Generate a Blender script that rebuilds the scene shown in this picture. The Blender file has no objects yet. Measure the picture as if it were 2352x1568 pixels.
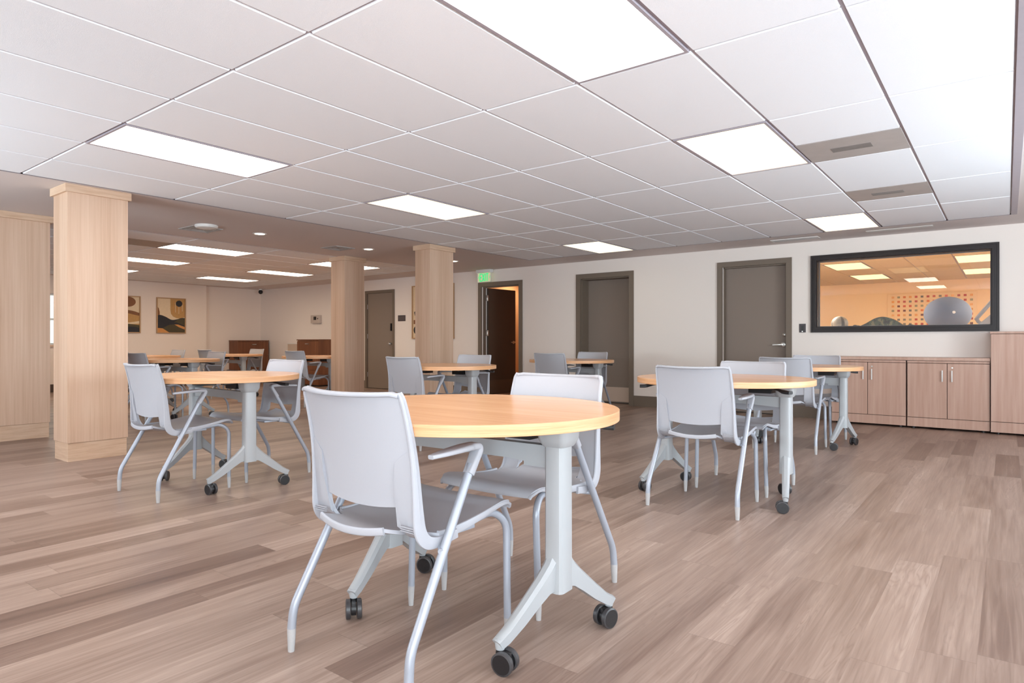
import bpy, bmesh, math, random
from mathutils import Vector, Matrix
random.seed(7)
scene = bpy.context.scene
COL = scene.collection
PI = math.pi

# ------------------------------------------------------------------ camera, world, exposure
CAMZ = 1.016
CEIL = 2.3436
YW = 9.58                                   # face of the wall with the doors
cam_data = bpy.data.cameras.new('camera')
cam = bpy.data.objects.new('camera', cam_data)
COL.objects.link(cam)
cam.location = (0, 0, CAMZ)
cam.rotation_euler = (PI / 2, 0, 0.6867863)
cam_data.sensor_width = 36.0
cam_data.lens = 1498.67 / 2352 * 36.0
cam_data.shift_x = (1176 - 1083) / 2352
cam_data.clip_start = 0.05
cam_data.clip_end = 100
scene.camera = cam
scene.view_settings.view_transform = 'Standard'
scene.view_settings.look = 'None'
scene.view_settings.gamma = 1.0
scene.view_settings.use_curve_mapping = False
scene.view_settings.exposure = 0.13
scene.cycles.use_denoising = True
scene.cycles.max_bounces = 10
scene.cycles.diffuse_bounces = 6
scene.cycles.glossy_bounces = 4
scene.cycles.transmission_bounces = 6
scene.cycles.sample_clamp_indirect = 8.0
scene.cycles.caustics_reflective = False
scene.cycles.caustics_refractive = False
world = bpy.data.worlds.new('world')
scene.world = world
world.use_nodes = True
world.node_tree.nodes['Background'].inputs[0].default_value = (0.75, 0.85, 1.0, 1)
world.node_tree.nodes['Background'].inputs[1].default_value = 1.0

PANEL_MAIN = 1.7       # radiance of the ceiling panels in the near room
PANEL_FAR = 9.5
PANEL_GYM = 1.9

def area(name, loc, rot, sx, sy, power, color):
    l = bpy.data.lights.new(name, 'AREA')
    l.shape = 'RECTANGLE'
    l.size = sx; l.size_y = sy
    l.energy = power
    l.color = color
    o = bpy.data.objects.new(name, l)
    COL.objects.link(o)
    o.location = loc
    o.rotation_euler = rot
    return o
# added daylight fill for unseen windows, right wall and behind the camera, tilted up to brighten the ceiling
for wy, wp in ((-0.2, 115), (2.6, 80), (5.4, 250)):
    area('daylight_fill', (2.98, wy, 1.25), (0, math.radians(90 + 48), 0), 1.5, 2.3, wp, (0.80, 0.93, 1.0))
area('daylight_fill', (1.3, -2.02, 1.25), (math.radians(90 + 42), 0, 0), 2.2, 1.5, 265, (0.80, 0.93, 1.0))
area('daylight_fill', (-5.8, -2.02, 1.25), (math.radians(90 + 58), 0, 0), 2.2, 1.5, 230, (0.80, 0.93, 1.0))

# ------------------------------------------------------------------ material helpers
def srgb(r, g, b):
    def f(c):
        c /= 255.0
        return c / 12.92 if c <= 0.04045 else ((c + 0.055) / 1.055) ** 2.4
    return (f(r), f(g), f(b), 1.0)

MATS = {}
def mat(name, color, rough=0.5, metal=0.0, spec=0.5, bump=0.0, bscale=200.0, vary=0.0):
    if name in MATS: return MATS[name]
    m = bpy.data.materials.new(name)
    m.use_nodes = True
    nt = m.node_tree
    b = nt.nodes['Principled BSDF']
    b.inputs['Base Color'].default_value = color
    b.inputs['Roughness'].default_value = rough
    b.inputs['Metallic'].default_value = metal
    b.inputs['Specular IOR Level'].default_value = spec
    if bump or vary:
        tc = nt.nodes.new('ShaderNodeTexCoord')
        n = nt.nodes.new('ShaderNodeTexNoise')
        n.inputs['Scale'].default_value = bscale
        n.inputs['Detail'].default_value = 3
        nt.links.new(tc.outputs['Object'], n.inputs['Vector'])
        if bump:
            bp = nt.nodes.new('ShaderNodeBump')
            bp.inputs['Strength'].default_value = bump
            bp.inputs['Distance'].default_value = 0.002
            nt.links.new(n.outputs['Fac'], bp.inputs['Height'])
            nt.links.new(bp.outputs['Normal'], b.inputs['Normal'])
        if vary:
            r = nt.nodes.new('ShaderNodeValToRGB')
            r.color_ramp.elements[0].position = 0.3
            r.color_ramp.elements[1].position = 0.7
            r.color_ramp.elements[0].color = tuple(c * (1 - vary) for c in color[:3]) + (1,)
            r.color_ramp.elements[1].color = tuple(min(1, c * (1 + vary)) for c in color[:3]) + (1,)
            nt.links.new(n.outputs['Fac'], r.inputs['Fac'])
            nt.links.new(r.outputs['Color'], b.inputs['Base Color'])
    MATS[name] = m
    return m

def emit(name, color, strength, base=(0.35, 0.35, 0.35, 1)):
    if name in MATS: return MATS[name]
    m = bpy.data.materials.new(name)
    m.use_nodes = True
    b = m.node_tree.nodes['Principled BSDF']
    b.inputs['Base Color'].default_value = base
    b.inputs['Emission Color'].default_value = color
    b.inputs['Emission Strength'].default_value = strength
    MATS[name] = m
    return m

def wood(name, cols, scale=(40, 40, 1.2), rough=0.45, spec=0.4, fine=0.25):
    """streaky laminate: cols = dark, mid, light; the small scale axis is the grain direction"""
    m = bpy.data.materials.new(name)
    m.use_nodes = True
    nt = m.node_tree
    b = nt.nodes['Principled BSDF']
    b.inputs['Roughness'].default_value = rough
    b.inputs['Specular IOR Level'].default_value = spec
    tc = nt.nodes.new('ShaderNodeTexCoord')
    mp = nt.nodes.new('ShaderNodeMapping')
    mp.inputs['Scale'].default_value = scale
    nt.links.new(tc.outputs['Object'], mp.inputs['Vector'])
    n = nt.nodes.new('ShaderNodeTexNoise')
    n.inputs['Scale'].default_value = 1.0
    n.inputs['Detail'].default_value = 6
    n.inputs['Roughness'].default_value = 0.62
    nt.links.new(mp.outputs['Vector'], n.inputs['Vector'])
    mp2 = nt.nodes.new('ShaderNodeMapping')
    mp2.inputs['Scale'].default_value = tuple(s * 0.13 for s in scale)
    nt.links.new(tc.outputs['Object'], mp2.inputs['Vector'])
    n2 = nt.nodes.new('ShaderNodeTexNoise')
    n2.inputs['Scale'].default_value = 1.0
    n2.inputs['Detail'].default_value = 2
    nt.links.new(mp2.outputs['Vector'], n2.inputs['Vector'])
    mx = nt.nodes.new('ShaderNodeMix')
    mx.inputs[0].default_value = 0.45
    nt.links.new(n.outputs['Fac'], mx.inputs[2])
    nt.links.new(n2.outputs['Fac'], mx.inputs[3])
    r = nt.nodes.new('ShaderNodeValToRGB')
    r.color_ramp.elements[0].position = 0.36
    r.color_ramp.elements[0].color = cols[0]
    r.color_ramp.elements[1].position = 0.64
    r.color_ramp.elements[1].color = cols[2]
    e = r.color_ramp.elements.new(0.5)
    e.color = cols[1]
    nt.links.new(mx.outputs[0], r.inputs['Fac'])
    nt.links.new(r.outputs['Color'], b.inputs['Base Color'])
    MATS[name] = m
    return m

def floor_material():
    m = bpy.data.materials.new('vinyl_plank')
    m.use_nodes = True
    nt = m.node_tree
    N = nt.nodes.new; L = nt.links.new
    b = nt.nodes['Principled BSDF']
    tc = N('ShaderNodeTexCoord')
    sep = N('ShaderNodeSeparateXYZ'); L(tc.outputs['Object'], sep.inputs[0])
    def M(op, a, bb=None, c=None):
        n = N('ShaderNodeMath'); n.operation = op
        for i, v in enumerate((a, bb, c)):
            if v is None: continue
            if isinstance(v, (int, float)): n.inputs[i].default_value = v
            else: L(v, n.inputs[i])
        return n.outputs[0]
    W_, L_ = 0.157, 1.22
    xs = M('DIVIDE', M('ADD', sep.outputs[0], 0.544 + 0.157 * 200), W_)
    row = M('FLOOR', xs); fx = M('FRACT', xs)
    wn = N('ShaderNodeTexWhiteNoise'); wn.noise_dimensions = '1D'; L(row, wn.inputs['W'])
    ys = M('ADD', M('DIVIDE', sep.outputs[1], L_), M('MULTIPLY', wn.outputs['Value'], 7.0))
    ix = M('FLOOR', ys); fy = M('FRACT', ys)
    cmb = N('ShaderNodeCombineXYZ'); L(row, cmb.inputs[0]); L(ix, cmb.inputs[1])
    w2 = N('ShaderNodeTexWhiteNoise'); w2.noise_dimensions = '2D'; L(cmb.outputs[0], w2.inputs['Vector'])
    rnd = w2.outputs['Value']
    # grain vector: offset for each plank, long along y
    gv = N('ShaderNodeCombineXYZ')
    L(M('ADD', M('MULTIPLY', sep.outputs[0], 9.0), M('MULTIPLY', rnd, 91.0)), gv.inputs[0])
    L(M('MULTIPLY', sep.outputs[1], 0.75), gv.inputs[1])
    L(M('MULTIPLY', rnd, 37.0), gv.inputs[2])
    n1 = N('ShaderNodeTexNoise'); n1.inputs['Scale'].default_value = 1.0; n1.inputs['Detail'].default_value = 3
    n1.inputs['Distortion'].default_value = 0.6
    L(gv.outputs[0], n1.inputs['Vector'])
    gv2 = N('ShaderNodeCombineXYZ')
    L(M('ADD', M('MULTIPLY', sep.outputs[0], 75.0), M('MULTIPLY', rnd, 51.0)), gv2.inputs[0])
    L(M('MULTIPLY', sep.outputs[1], 2.2), gv2.inputs[1])
    L(rnd, gv2.inputs[2])
    n2 = N('ShaderNodeTexNoise'); n2.inputs['Scale'].default_value = 1.0; n2.inputs['Detail'].default_value = 6
    n2.inputs['Distortion'].default_value = 0.8
    L(gv2.outputs[0], n2.inputs['Vector'])
    # cathedral rings
    rings = M('SUBTRACT', M('POWER', M('ABSOLUTE', M('SINE', M('MULTIPLY', n1.outputs['Fac'], 70.0))), 0.5), 1.0)
    ringm = M('MULTIPLY', M('MAXIMUM', M('SUBTRACT', n1.outputs['Fac'], 0.52), 0.0), 1.1)
    v = M('ADD', M('MULTIPLY', M('SUBTRACT', n1.outputs['Fac'], 0.5), 0.62), M('MULTIPLY', M('SUBTRACT', n2.outputs['Fac'], 0.5), 0.5))
    v = M('ADD', v, M('MULTIPLY', rings, ringm))
    v = M('ADD', v, M('MULTIPLY', M('SUBTRACT', M('POWER', rnd, 0.32), 0.76), 0.47))
    v = M('ADD', v, 0.55)
    r = N('ShaderNodeValToRGB')
    els = r.color_ramp.elements
    els[0].position = 0.0; els[0].color = srgb(84, 64, 55)
    els[1].position = 1.0; els[1].color = srgb(200, 180, 168)
    e = els.new(0.38); e.color = srgb(122, 99, 88)
    e = els.new(0.68); e.color = srgb(160, 138, 126)
    L(v, r.inputs['Fac'])
    # joints
    ex = M('MINIMUM', fx, M('SUBTRACT', 1.0, fx))
    ey = M('MINIMUM', fy, M('SUBTRACT', 1.0, fy))
    jx = M('LESS_THAN', ex, 0.006); jy = M('LESS_THAN', ey, 0.0012)
    j = M('MAXIMUM', jx, jy)
    mx = N('ShaderNodeMix'); mx.data_type = 'RGBA'
    L(M('ADD', M('MULTIPLY', jx, 0.14), M('MULTIPLY', jy, 0.35)), mx.inputs[0])
    L(r.outputs['Color'], mx.inputs[6])
    mx.inputs[7].default_value = srgb(90, 74, 66)
    L(mx.outputs[2], b.inputs['Base Color'])
    b.inputs['Roughness'].default_value = 0.36
    b.inputs['Specular IOR Level'].default_value = 0.42
    L(M('ADD', 0.30, M('MULTIPLY', n2.outputs['Fac'], 0.14)), b.inputs['Roughness'])
    bp = N('ShaderNodeBump'); bp.inputs['Strength'].default_value = 0.12; bp.inputs['Distance'].default_value = 0.001
    L(M('SUBTRACT', n2.outputs['Fac'], M('MULTIPLY', j, 0.8)), bp.inputs['Height'])
    L(bp.outputs['Normal'], b.inputs['Normal'])
    MATS['floor'] = m
    return m

M_FLOOR = floor_material()
M_WALL = mat('wall_paint', srgb(236, 227, 221), 0.75, spec=0.25, bump=0.15, bscale=90)
M_WALLFAR = mat('wall_paint_far', srgb(234, 218, 206), 0.75, spec=0.25, bump=0.15, bscale=90)
M_DRY = mat('ceiling_paint', srgb(218, 209, 207), 0.8, spec=0.2, bump=0.1, bscale=60)
M_TILE = mat('acoustic_tile', srgb(243, 246, 252), 0.9, spec=0.1, bump=0.5, bscale=420, vary=0.02)
M_GRID = mat('ceiling_grid_metal', srgb(168, 160, 168), 0.5, spec=0.4, vary=0.02, bscale=20)
M_TAUPE = mat('taupe_paint', srgb(116, 103, 91), 0.5, spec=0.35, bump=0.05, bscale=150)
M_TAUPEDK = mat('taupe_door_paint', srgb(134, 120, 110), 0.55, spec=0.35, bump=0.05, bscale=150)
M_OAK = wood('light_oak_laminate', (srgb(192, 158, 132), srgb(205, 173, 149), srgb(214, 185, 162)), (38, 38, 0.9))
M_OAKH = wood('light_oak_horizontal', (srgb(190, 155, 127), srgb(207, 176, 150), srgb(218, 191, 166)), (4, 4, 60))
M_CAB = wood('cabinet_laminate', (srgb(178, 140, 122), srgb(191, 155, 138), srgb(201, 167, 151)), (24, 24, 1.0), rough=0.4)
M_CABDK = wood('walnut_laminate', (srgb(98, 58, 38), srgb(116, 71, 47), srgb(130, 83, 57)), (22, 22, 1.2), rough=0.45)
M_CABGAP = mat('cabinet_gap', srgb(70, 38, 28), 0.7)
M_TOP = wood('beech_laminate', (srgb(212, 158, 116), srgb(220, 168, 126), srgb(227, 178, 138)), (2.2, 26, 26), rough=0.24, spec=0.45)
M_EDGE = wood('beech_edge_band', (srgb(206, 150, 106), srgb(222, 170, 126), srgb(234, 190, 150)), (7, 7, 420), rough=0.4)
M_SHELL = mat('grey_plastic', srgb(174, 175, 182), 0.5, spec=0.3, bump=0.06, bscale=600, vary=0.012)
M_TUBE = mat('silver_paint', srgb(166, 171, 182), 0.35, metal=0.25, spec=0.5, bump=0.03, bscale=500)
M_CAPS = mat('pale_glide', srgb(180, 178, 178), 0.5, vary=0.02)
M_BASE = mat('light_grey_powdercoat', srgb(174, 177, 180), 0.4, metal=0.1, spec=0.45, bump=0.05, bscale=700)
M_BLACK = mat('black_plastic', srgb(30, 28, 30), 0.4, vary=0.1)
M_RIM = mat('grey_tread', srgb(62, 60, 62), 0.35, vary=0.05)
M_CHROME = mat('brushed_nickel', srgb(205, 202, 198), 0.28, metal=0.9, vary=0.03)
M_WHITEP = mat('white_plastic', srgb(228, 226, 224), 0.4, vary=0.01)
M_FRAMEDK = mat('dark_window_frame', srgb(42, 34, 34), 0.38, spec=0.3, vary=0.05, bscale=30)
M_GREYVENT = mat('grey_vent_panel', srgb(172, 165, 162), 0.55, vary=0.05, bscale=8)
M_VENTDK = mat('dark_smudge', srgb(128, 120, 116), 0.7, vary=0.06, bscale=12)
M_PLATE = mat('dark_plate', srgb(62, 52, 56), 0.4, vary=0.05)
M_CREAM = mat('cream_kick', srgb(196, 176, 160), 0.5, vary=0.03)

def glass(name, rough=0.0, tint=(1, 1, 1, 1)):
    m = bpy.data.materials.new(name)
    m.use_nodes = True
    nt = m.node_tree
    nt.nodes.clear()
    out = nt.nodes.new('ShaderNodeOutputMaterial')
    mix = nt.nodes.new('ShaderNodeMixShader')
    tr = nt.nodes.new('ShaderNodeBsdfTransparent'); tr.inputs[0].default_value = tint
    gl = nt.nodes.new('ShaderNodeBsdfGlossy'); gl.inputs['Roughness'].default_value = rough
    fr = nt.nodes.new('ShaderNodeFresnel'); fr.inputs[0].default_value = 1.6
    nt.links.new(fr.outputs[0], mix.inputs[0])
    nt.links.new(tr.outputs[0], mix.inputs[1]); nt.links.new(gl.outputs[0], mix.inputs[2])
    nt.links.new(mix.outputs[0], out.inputs[0])
    MATS[name] = m
    return m
M_GLASS = glass('window_glass')
M_PANEL = emit('panel_diffuser', (1.0, 0.88, 0.56, 1), PANEL_MAIN)
M_PANELN = emit('panel_diffuser_near', (1.0, 0.93, 0.84, 1), 9.0)
M_PANELF = emit('panel_diffuser_far', (1.0, 0.82, 0.60, 1), PANEL_FAR)
M_PANELG = emit('panel_diffuser_gym', (1.0, 0.68, 0.28, 1), PANEL_GYM)
M_PANELH = emit('panel_diffuser_gym_fill', (1.0, 0.90, 0.74, 1), 72.0)  # extra gym panels out of view, added to brighten the room behind the glass

# ------------------------------------------------------------------ mesh helpers
def box(bm, x0, x1, y0, y1, z0, z1, bev=0.0, mi=0, M=None):
    g = bmesh.ops.create_cube(bm, size=1.0)
    vs = g['verts']
    T = Matrix.Translation(((x0 + x1) / 2, (y0 + y1) / 2, (z0 + z1) / 2)) @ Matrix.Diagonal((abs(x1 - x0), abs(y1 - y0), abs(z1 - z0), 1))
    bmesh.ops.transform(bm, matrix=T, verts=vs)
    fs = list({f for v in vs for f in v.link_faces})
    if bev > 0:
        es = list({e for v in vs for e in v.link_edges})
        r = bmesh.ops.bevel(bm, geom=es, offset=bev, segments=2, affect='EDGES', profile=0.6)
        fs = list({f for f in r['faces']} | {f for f in fs if f.is_valid})
        vs = list({v for f in fs for v in f.verts})
    for f in fs: f.material_index = mi
    if M is not None: bmesh.ops.transform(bm, matrix=M, verts=vs)
    return fs

def prism(bm, pts, axis, a, b, mi=0, M=None):
    """extrude the polygon pts from a to b; axis 'x': pts are (y,z); 'y': (x,z); 'z': (x,y)"""
    def P(p, t):
        return {'x': (t, p[0], p[1]), 'y': (p[0], t, p[1]), 'z': (p[0], p[1], t)}[axis]
    A = [bm.verts.new(P(p, a)) for p in pts]; B = [bm.verts.new(P(p, b)) for p in pts]
    n = len(pts); fs = [bm.faces.new(A), bm.faces.new(B[::-1])]
    for i in range(n): fs.append(bm.faces.new((A[i], B[i], B[(i + 1) % n], A[(i + 1) % n])))
    for f in fs: f.material_index = mi
    bmesh.ops.recalc_face_normals(bm, faces=fs)
    if M is not None: bmesh.ops.transform(bm, matrix=M, verts=A + B)
    return fs

def frames(pts):
    pts = [Vector(p) for p in pts]
    T = []
    for i in range(len(pts)):
        a = pts[max(i - 1, 0)]; b = pts[min(i + 1, len(pts) - 1)]
        T.append((b - a).normalized())
    return pts, T

def sweep(bm, pts, sec, up=(1, 0, 0), scales=None, mi=0):
    """sweep a closed section (list of (u,v)) along pts; u is along `up` made perpendicular, v across"""
    pts, T = frames(pts)
    rings = []
    up = Vector(up)
    for i, (p, t) in enumerate(zip(pts, T)):
        u = (up - t * up.dot(t)).normalized(); v = t.cross(u)
        s = scales[i] if scales else (1, 1)
        if isinstance(s, (int, float)): s = (s, s)
        rings.append([bm.verts.new(p + u * a * s[0] + v * b * s[1]) for a, b in sec])
    n = len(sec); fs = []
    for i in range(len(rings) - 1):
        for k in range(n):
            fs.append(bm.faces.new((rings[i][k], rings[i][(k + 1) % n], rings[i + 1][(k + 1) % n], rings[i + 1][k])))
    fs.append(bm.faces.new(rings[0][::-1])); fs.append(bm.faces.new(rings[-1]))
    for f in fs: f.material_index = mi
    bmesh.ops.recalc_face_normals(bm, faces=fs)
    return fs

def circ(r, n=14, rx=None):
    return [(r * math.cos(2 * PI * k / n), (rx or r) * math.sin(2 * PI * k / n)) for k in range(n)]

def rrect(a, b, r, n=3):
    out = []
    for cx, cy, s in ((a - r, b - r, 0), (-a + r, b - r, 1), (-a + r, -b + r, 2), (a - r, -b + r, 3)):
        for k in range(n + 1):
            t = (s + k / n) * PI / 2
            out.append((cx + r * math.cos(t), cy + r * math.sin(t)))
    return out

def smooth_path(pts, n=6, ends=True):
    """Catmull-Rom through pts"""
    P = [Vector(p) for p in pts]
    Q = [P[0] * 2 - P[1]] + P + [P[-1] * 2 - P[-2]]
    out = []
    for i in range(1, len(Q) - 2):
        for k in range(n):
            t = k / n
            a, b, c, d = Q[i - 1], Q[i], Q[i + 1], Q[i + 2]
            out.append(0.5 * ((2 * b) + (c - a) * t + (2 * a - 5 * b + 4 * c - d) * t * t + (3 * b - a - 3 * c + d) * t ** 3))
    out.append(P[-1])
    return out

def bend_path(pts, rad=0.04, n=6):
    """polyline with rounded corners"""
    P = [Vector(p) for p in pts]
    out = [P[0]]
    for i in range(1, len(P) - 1):
        a, b, c = P[i - 1], P[i], P[i + 1]
        r = min(rad, (a - b).length * 0.48, (c - b).length * 0.48)
        s = b + (a - b).normalized() * r; e = b + (c - b).normalized() * r
        for k in range(n + 1):
            t = k / n
            out.append((1 - t) ** 2 * s + 2 * t * (1 - t) * b + t * t * e)
    out.append(P[-1])
    return out

def lathe(bm, prof, n=32, c=(0, 0, 0), axis='z', mi=0, caps=True):
    """profile of (r, h)"""
    rings = []
    for r, h in prof:
        ring = []
        for k in range(n):
            t = 2 * PI * k / n
            x, y = r * math.cos(t), r * math.sin(t)
            p = {'z': (x, y, h), 'y': (x, h, y), 'x': (h, x, y)}[axis]
            ring.append(bm.verts.new((c[0] + p[0], c[1] + p[1], c[2] + p[2])))
        rings.append(ring)
    fs = []
    for i in range(len(rings) - 1):
        for k in range(n):
            fs.append(bm.faces.new((rings[i][k], rings[i][(k + 1) % n], rings[i + 1][(k + 1) % n], rings[i + 1][k])))
    if caps:
        fs.append(bm.faces.new(rings[0])); fs.append(bm.faces.new(rings[-1]))
    for f in fs: f.material_index = mi
    bmesh.ops.recalc_face_normals(bm, faces=fs)
    return fs

def obj(name, bm, mats, parent=None, loc=None, smooth=True, angle=38):
    me = bpy.data.meshes.new(name)
    if smooth:
        lim = math.radians(angle)
        for f in bm.faces: f.smooth = True
        for e in bm.edges:
            if len(e.link_faces) == 2:
                e.smooth = e.calc_face_angle(0) < lim
    bm.to_mesh(me); bm.free()
    if not isinstance(mats, (list, tuple)): mats = [mats]
    for m in mats: me.materials.append(m)
    o = bpy.data.objects.new(name, me)
    COL.objects.link(o)
    if parent: o.parent = parent
    if loc is not None: o.location = loc
    return o

def struct(name, bm, mats, parent=None, smooth=False):
    o = obj(name, bm, mats, parent, smooth=smooth)
    if parent is None: o['kind'] = 'structure'
    return o

def tag(o, label, cat, group=None):
    o['label'] = label; o['category'] = cat
    if group: o['group'] = group
    return o

def thing(name, label, cat, loc=(0, 0, 0), rz=0.0, group=None):
    o = bpy.data.objects.new(name, None)
    COL.objects.link(o)
    o.empty_display_size = 0.1
    o.location = loc; o.rotation_euler = (0, 0, rz)
    return tag(o, label, cat, group)

def kids(o): return [c for c in KID.get(o.name, [])]
KID = {}
def index_kids():
    KID.clear()
    for o in bpy.data.objects:
        if o.parent: KID.setdefault(o.parent.name, []).append(o)

def copy_thing(src, loc, rz, label, group=None):
    r = src.copy(); COL.objects.link(r)
    r.location = loc; r.rotation_euler = (0, 0, rz)
    r['label'] = label
    if group: r['group'] = group
    for ch in kids(src):
        c = ch.copy(); COL.objects.link(c); c.parent = r
        for g in kids(ch):
            d = g.copy(); COL.objects.link(d); d.parent = c
    return r

def nb(): return bmesh.new()

# ------------------------------------------------------------------ room shell
X0, X1, Y0, Y1 = -14.9, 2.7, -1.7, YW
b = nb(); box(b, X0 - 0.2, X1 + 0.2, Y0 - 0.4, 18.2, -0.06, 0)
struct('floor', b, M_FLOOR)

F1 = ([0.037, -0.505, -1.116, -1.715, -2.327, -2.937, -3.549, -4.157, -4.771, -5.382, -6.03],
      [8.85, 7.733, 6.593, 5.371, 4.171, 2.953, 1.732, 0.52, -0.69, Y0])
F2 = ([-8.09, -8.73, -9.31, -9.99, -10.66, -11.23, -11.94, -12.59, -13.15, -13.86, -14.55],
      [8.85, 8.10, 6.87, 5.55, 4.29, 3.01, 1.74, 0.47, -0.8, Y0])
b = nb()
for r in ((X0 - 0.2, -14.55, Y0, Y1), (-8.09, -6.03, Y0, Y1), (0.037, X1, Y0, Y1), (-14.55, -8.09, 8.85, Y1), (-6.03, 0.037, 8.85, Y1)):
    box(b, r[0], r[1], r[2], r[3], CEIL, CEIL + 0.06)
ceiling = struct('ceiling', b, M_DRY)
b = nb()
for F in (F1, F2):
    box(b, min(F[0]), max(F[0]), min(F[1]), max(F[1]), CEIL + 0.0101, CEIL + 0.06)
struct('ceiling_grid', b, M_GRID, ceiling)

LIGHTS_MAIN = [(2, 5), (2, 3), (2, 0), (7, 5), (7, 3), (7, 0), (2, 7), (7, 7)]
SKIP1 = set(LIGHTS_MAIN); SKIP2 = {(1, 1), (1, 3), (4, 1), (4, 3), (7, 1), (7, 3), (1, 4)}
VENTS = [(-1.116, -0.505, 4.83, 5.371), (-1.116, -0.505, 6.593, 7.13)]

def tile_mesh(xs, ys, skip):
    bm = nb()
    g, c = 0.0075, 0.004
    for i in range(len(xs) - 1):
        for j in range(len(ys) - 1):
            if (i, j) in skip: continue
            y1, y0 = ys[j], ys[j + 1]; x1, x0 = xs[i], xs[i + 1]
            spans = [(y0, y1)]
            for v in VENTS:
                if abs(v[0] - x0) < 0.01 and v[2] >= y0 - 0.01 and v[3] <= y1 + 0.01:
                    spans = [s for s in ((y0, v[2]), (v[3], y1)) if s[1] - s[0] > 0.05]
            for s in spans:
                a, d, e, h = x0 + g, x1 - g, s[0] + g, s[1] - g
                up = [bm.verts.new(p) for p in ((a, e, CEIL + .0101), (d, e, CEIL + .0101), (d, h, CEIL + .0101), (a, h, CEIL + .0101))]
                lo = [bm.verts.new(p) for p in ((a + c, e + c, CEIL), (d - c, e + c, CEIL), (d - c, h - c, CEIL), (a + c, h - c, CEIL))]
                bm.faces.new(lo[::-1])
                for k in range(4): bm.faces.new((up[k], up[(k + 1) % 4], lo[(k + 1) % 4], lo[k]))
    bmesh.ops.recalc_face_normals(bm, faces=bm.faces)
    return bm
struct('ceiling_tiles', tile_mesh(F1[0], F1[1], SKIP1), M_TILE, ceiling)
struct('ceiling_tiles', tile_mesh(F2[0], F2[1], SKIP2), M_TILE, ceiling)
b = nb()
box(b, 0.037, 0.085, Y0, 8.85, CEIL - 0.004, CEIL + 0.01)
box(b, -6.045, -6.03, Y0, 8.85, CEIL - 0.002, CEIL + 0.01)
box(b, -6.03, 0.037, 8.85, 8.862, CEIL - 0.002, CEIL + 0.01)
box(b, -8.09, -8.075, Y0, 8.85, CEIL - 0.002, CEIL + 0.01)
struct('ceiling_edge_trim', b, M_GRID, ceiling)

# walls
OPEN = [(-10.80, -9.995, 0, 2.065), (-7.60, -6.75, 0, 2.05), (-5.50, -4.61, 0, 2.065), (-3.165, -2.32, 0, 2.085), (-1.94, -0.13, 1.205, 2.075)]
b = nb()
xs = X0
for (a, c, z0, z1) in OPEN:
    box(b, xs, a, YW, YW + 0.16, 0, CEIL + 0.05)
    if z0 > 0: box(b, a, c, YW, YW + 0.16, 0, z0)
    box(b, a, c, YW, YW + 0.16, z1, CEIL + 0.05)
    xs = c
box(b, xs, X1, YW, YW + 0.16, 0, CEIL + 0.05)
struct('wall_back', b, M_WALL)
b = nb()
XP = -14.75
box(b, XP - 0.35, XP, Y0, 4.42, 0, CEIL + 0.05)
box(b, XP - 0.35, XP, 4.42, 5.35, 0, 0.95); box(b, XP - 0.35, XP, 4.42, 5.35, 1.98, CEIL + 0.05)
box(b, XP - 0.35, XP, 5.35, 8.02, 0, CEIL + 0.05)
box(b, X0 - 0.2, X0, 8.02, YW + 0.16, 0, CEIL + 0.05)
struct('wall_left', b, M_WALLFAR)
b = nb()
ys_ = Y0 - 0.15
for wy in (-0.2, 2.6, 5.4):
    box(b, X1, X1 + 0.15, ys_, wy - 1.2, 0, CEIL + 0.05)
    box(b, X1, X1 + 0.15, wy - 1.2, wy + 1.2, 0, 0.45); box(b, X1, X1 + 0.15, wy - 1.2, wy + 1.2, 2.1, CEIL + 0.05)
    ys_ = wy + 1.2
box(b, X1, X1 + 0.15, ys_, YW + 0.16, 0, CEIL + 0.05)
struct('wall_right', b, M_WALL)
b = nb()
xs = X0 - 0.2
for wx in (-5.8, 1.3):
    box(b, xs, wx - 1.15, Y0 - 0.15, Y0, 0, CEIL + 0.05)
    box(b, wx - 1.15, wx + 1.15, Y0 - 0.15, Y0, 0, 0.45); box(b, wx - 1.15, wx + 1.15, Y0 - 0.15, Y0, 2.1, CEIL + 0.05)
    xs = wx + 1.15
box(b, xs, X1, Y0 - 0.15, Y0, 0, CEIL + 0.05)
struct('wall_front', b, M_WALL)

# baseboards on the back wall
b = nb()
for a, c in ((X0, -10.86), (-9.94, -7.68), (-6.675, -5.577), (-4.545, -3.241), (-2.247, -1.72)):
    box(b, a, c, YW - 0.014, YW, 0, 0.165)
struct('baseboard_back', b, M_TAUPE)
b = nb(); box(b, XP, XP + 0.014, Y0, 8.02, 0, 0.16)
struct('baseboard_left', b, mat('dark_baseboard', srgb(78, 62, 52), 0.5, vary=0.04))

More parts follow.
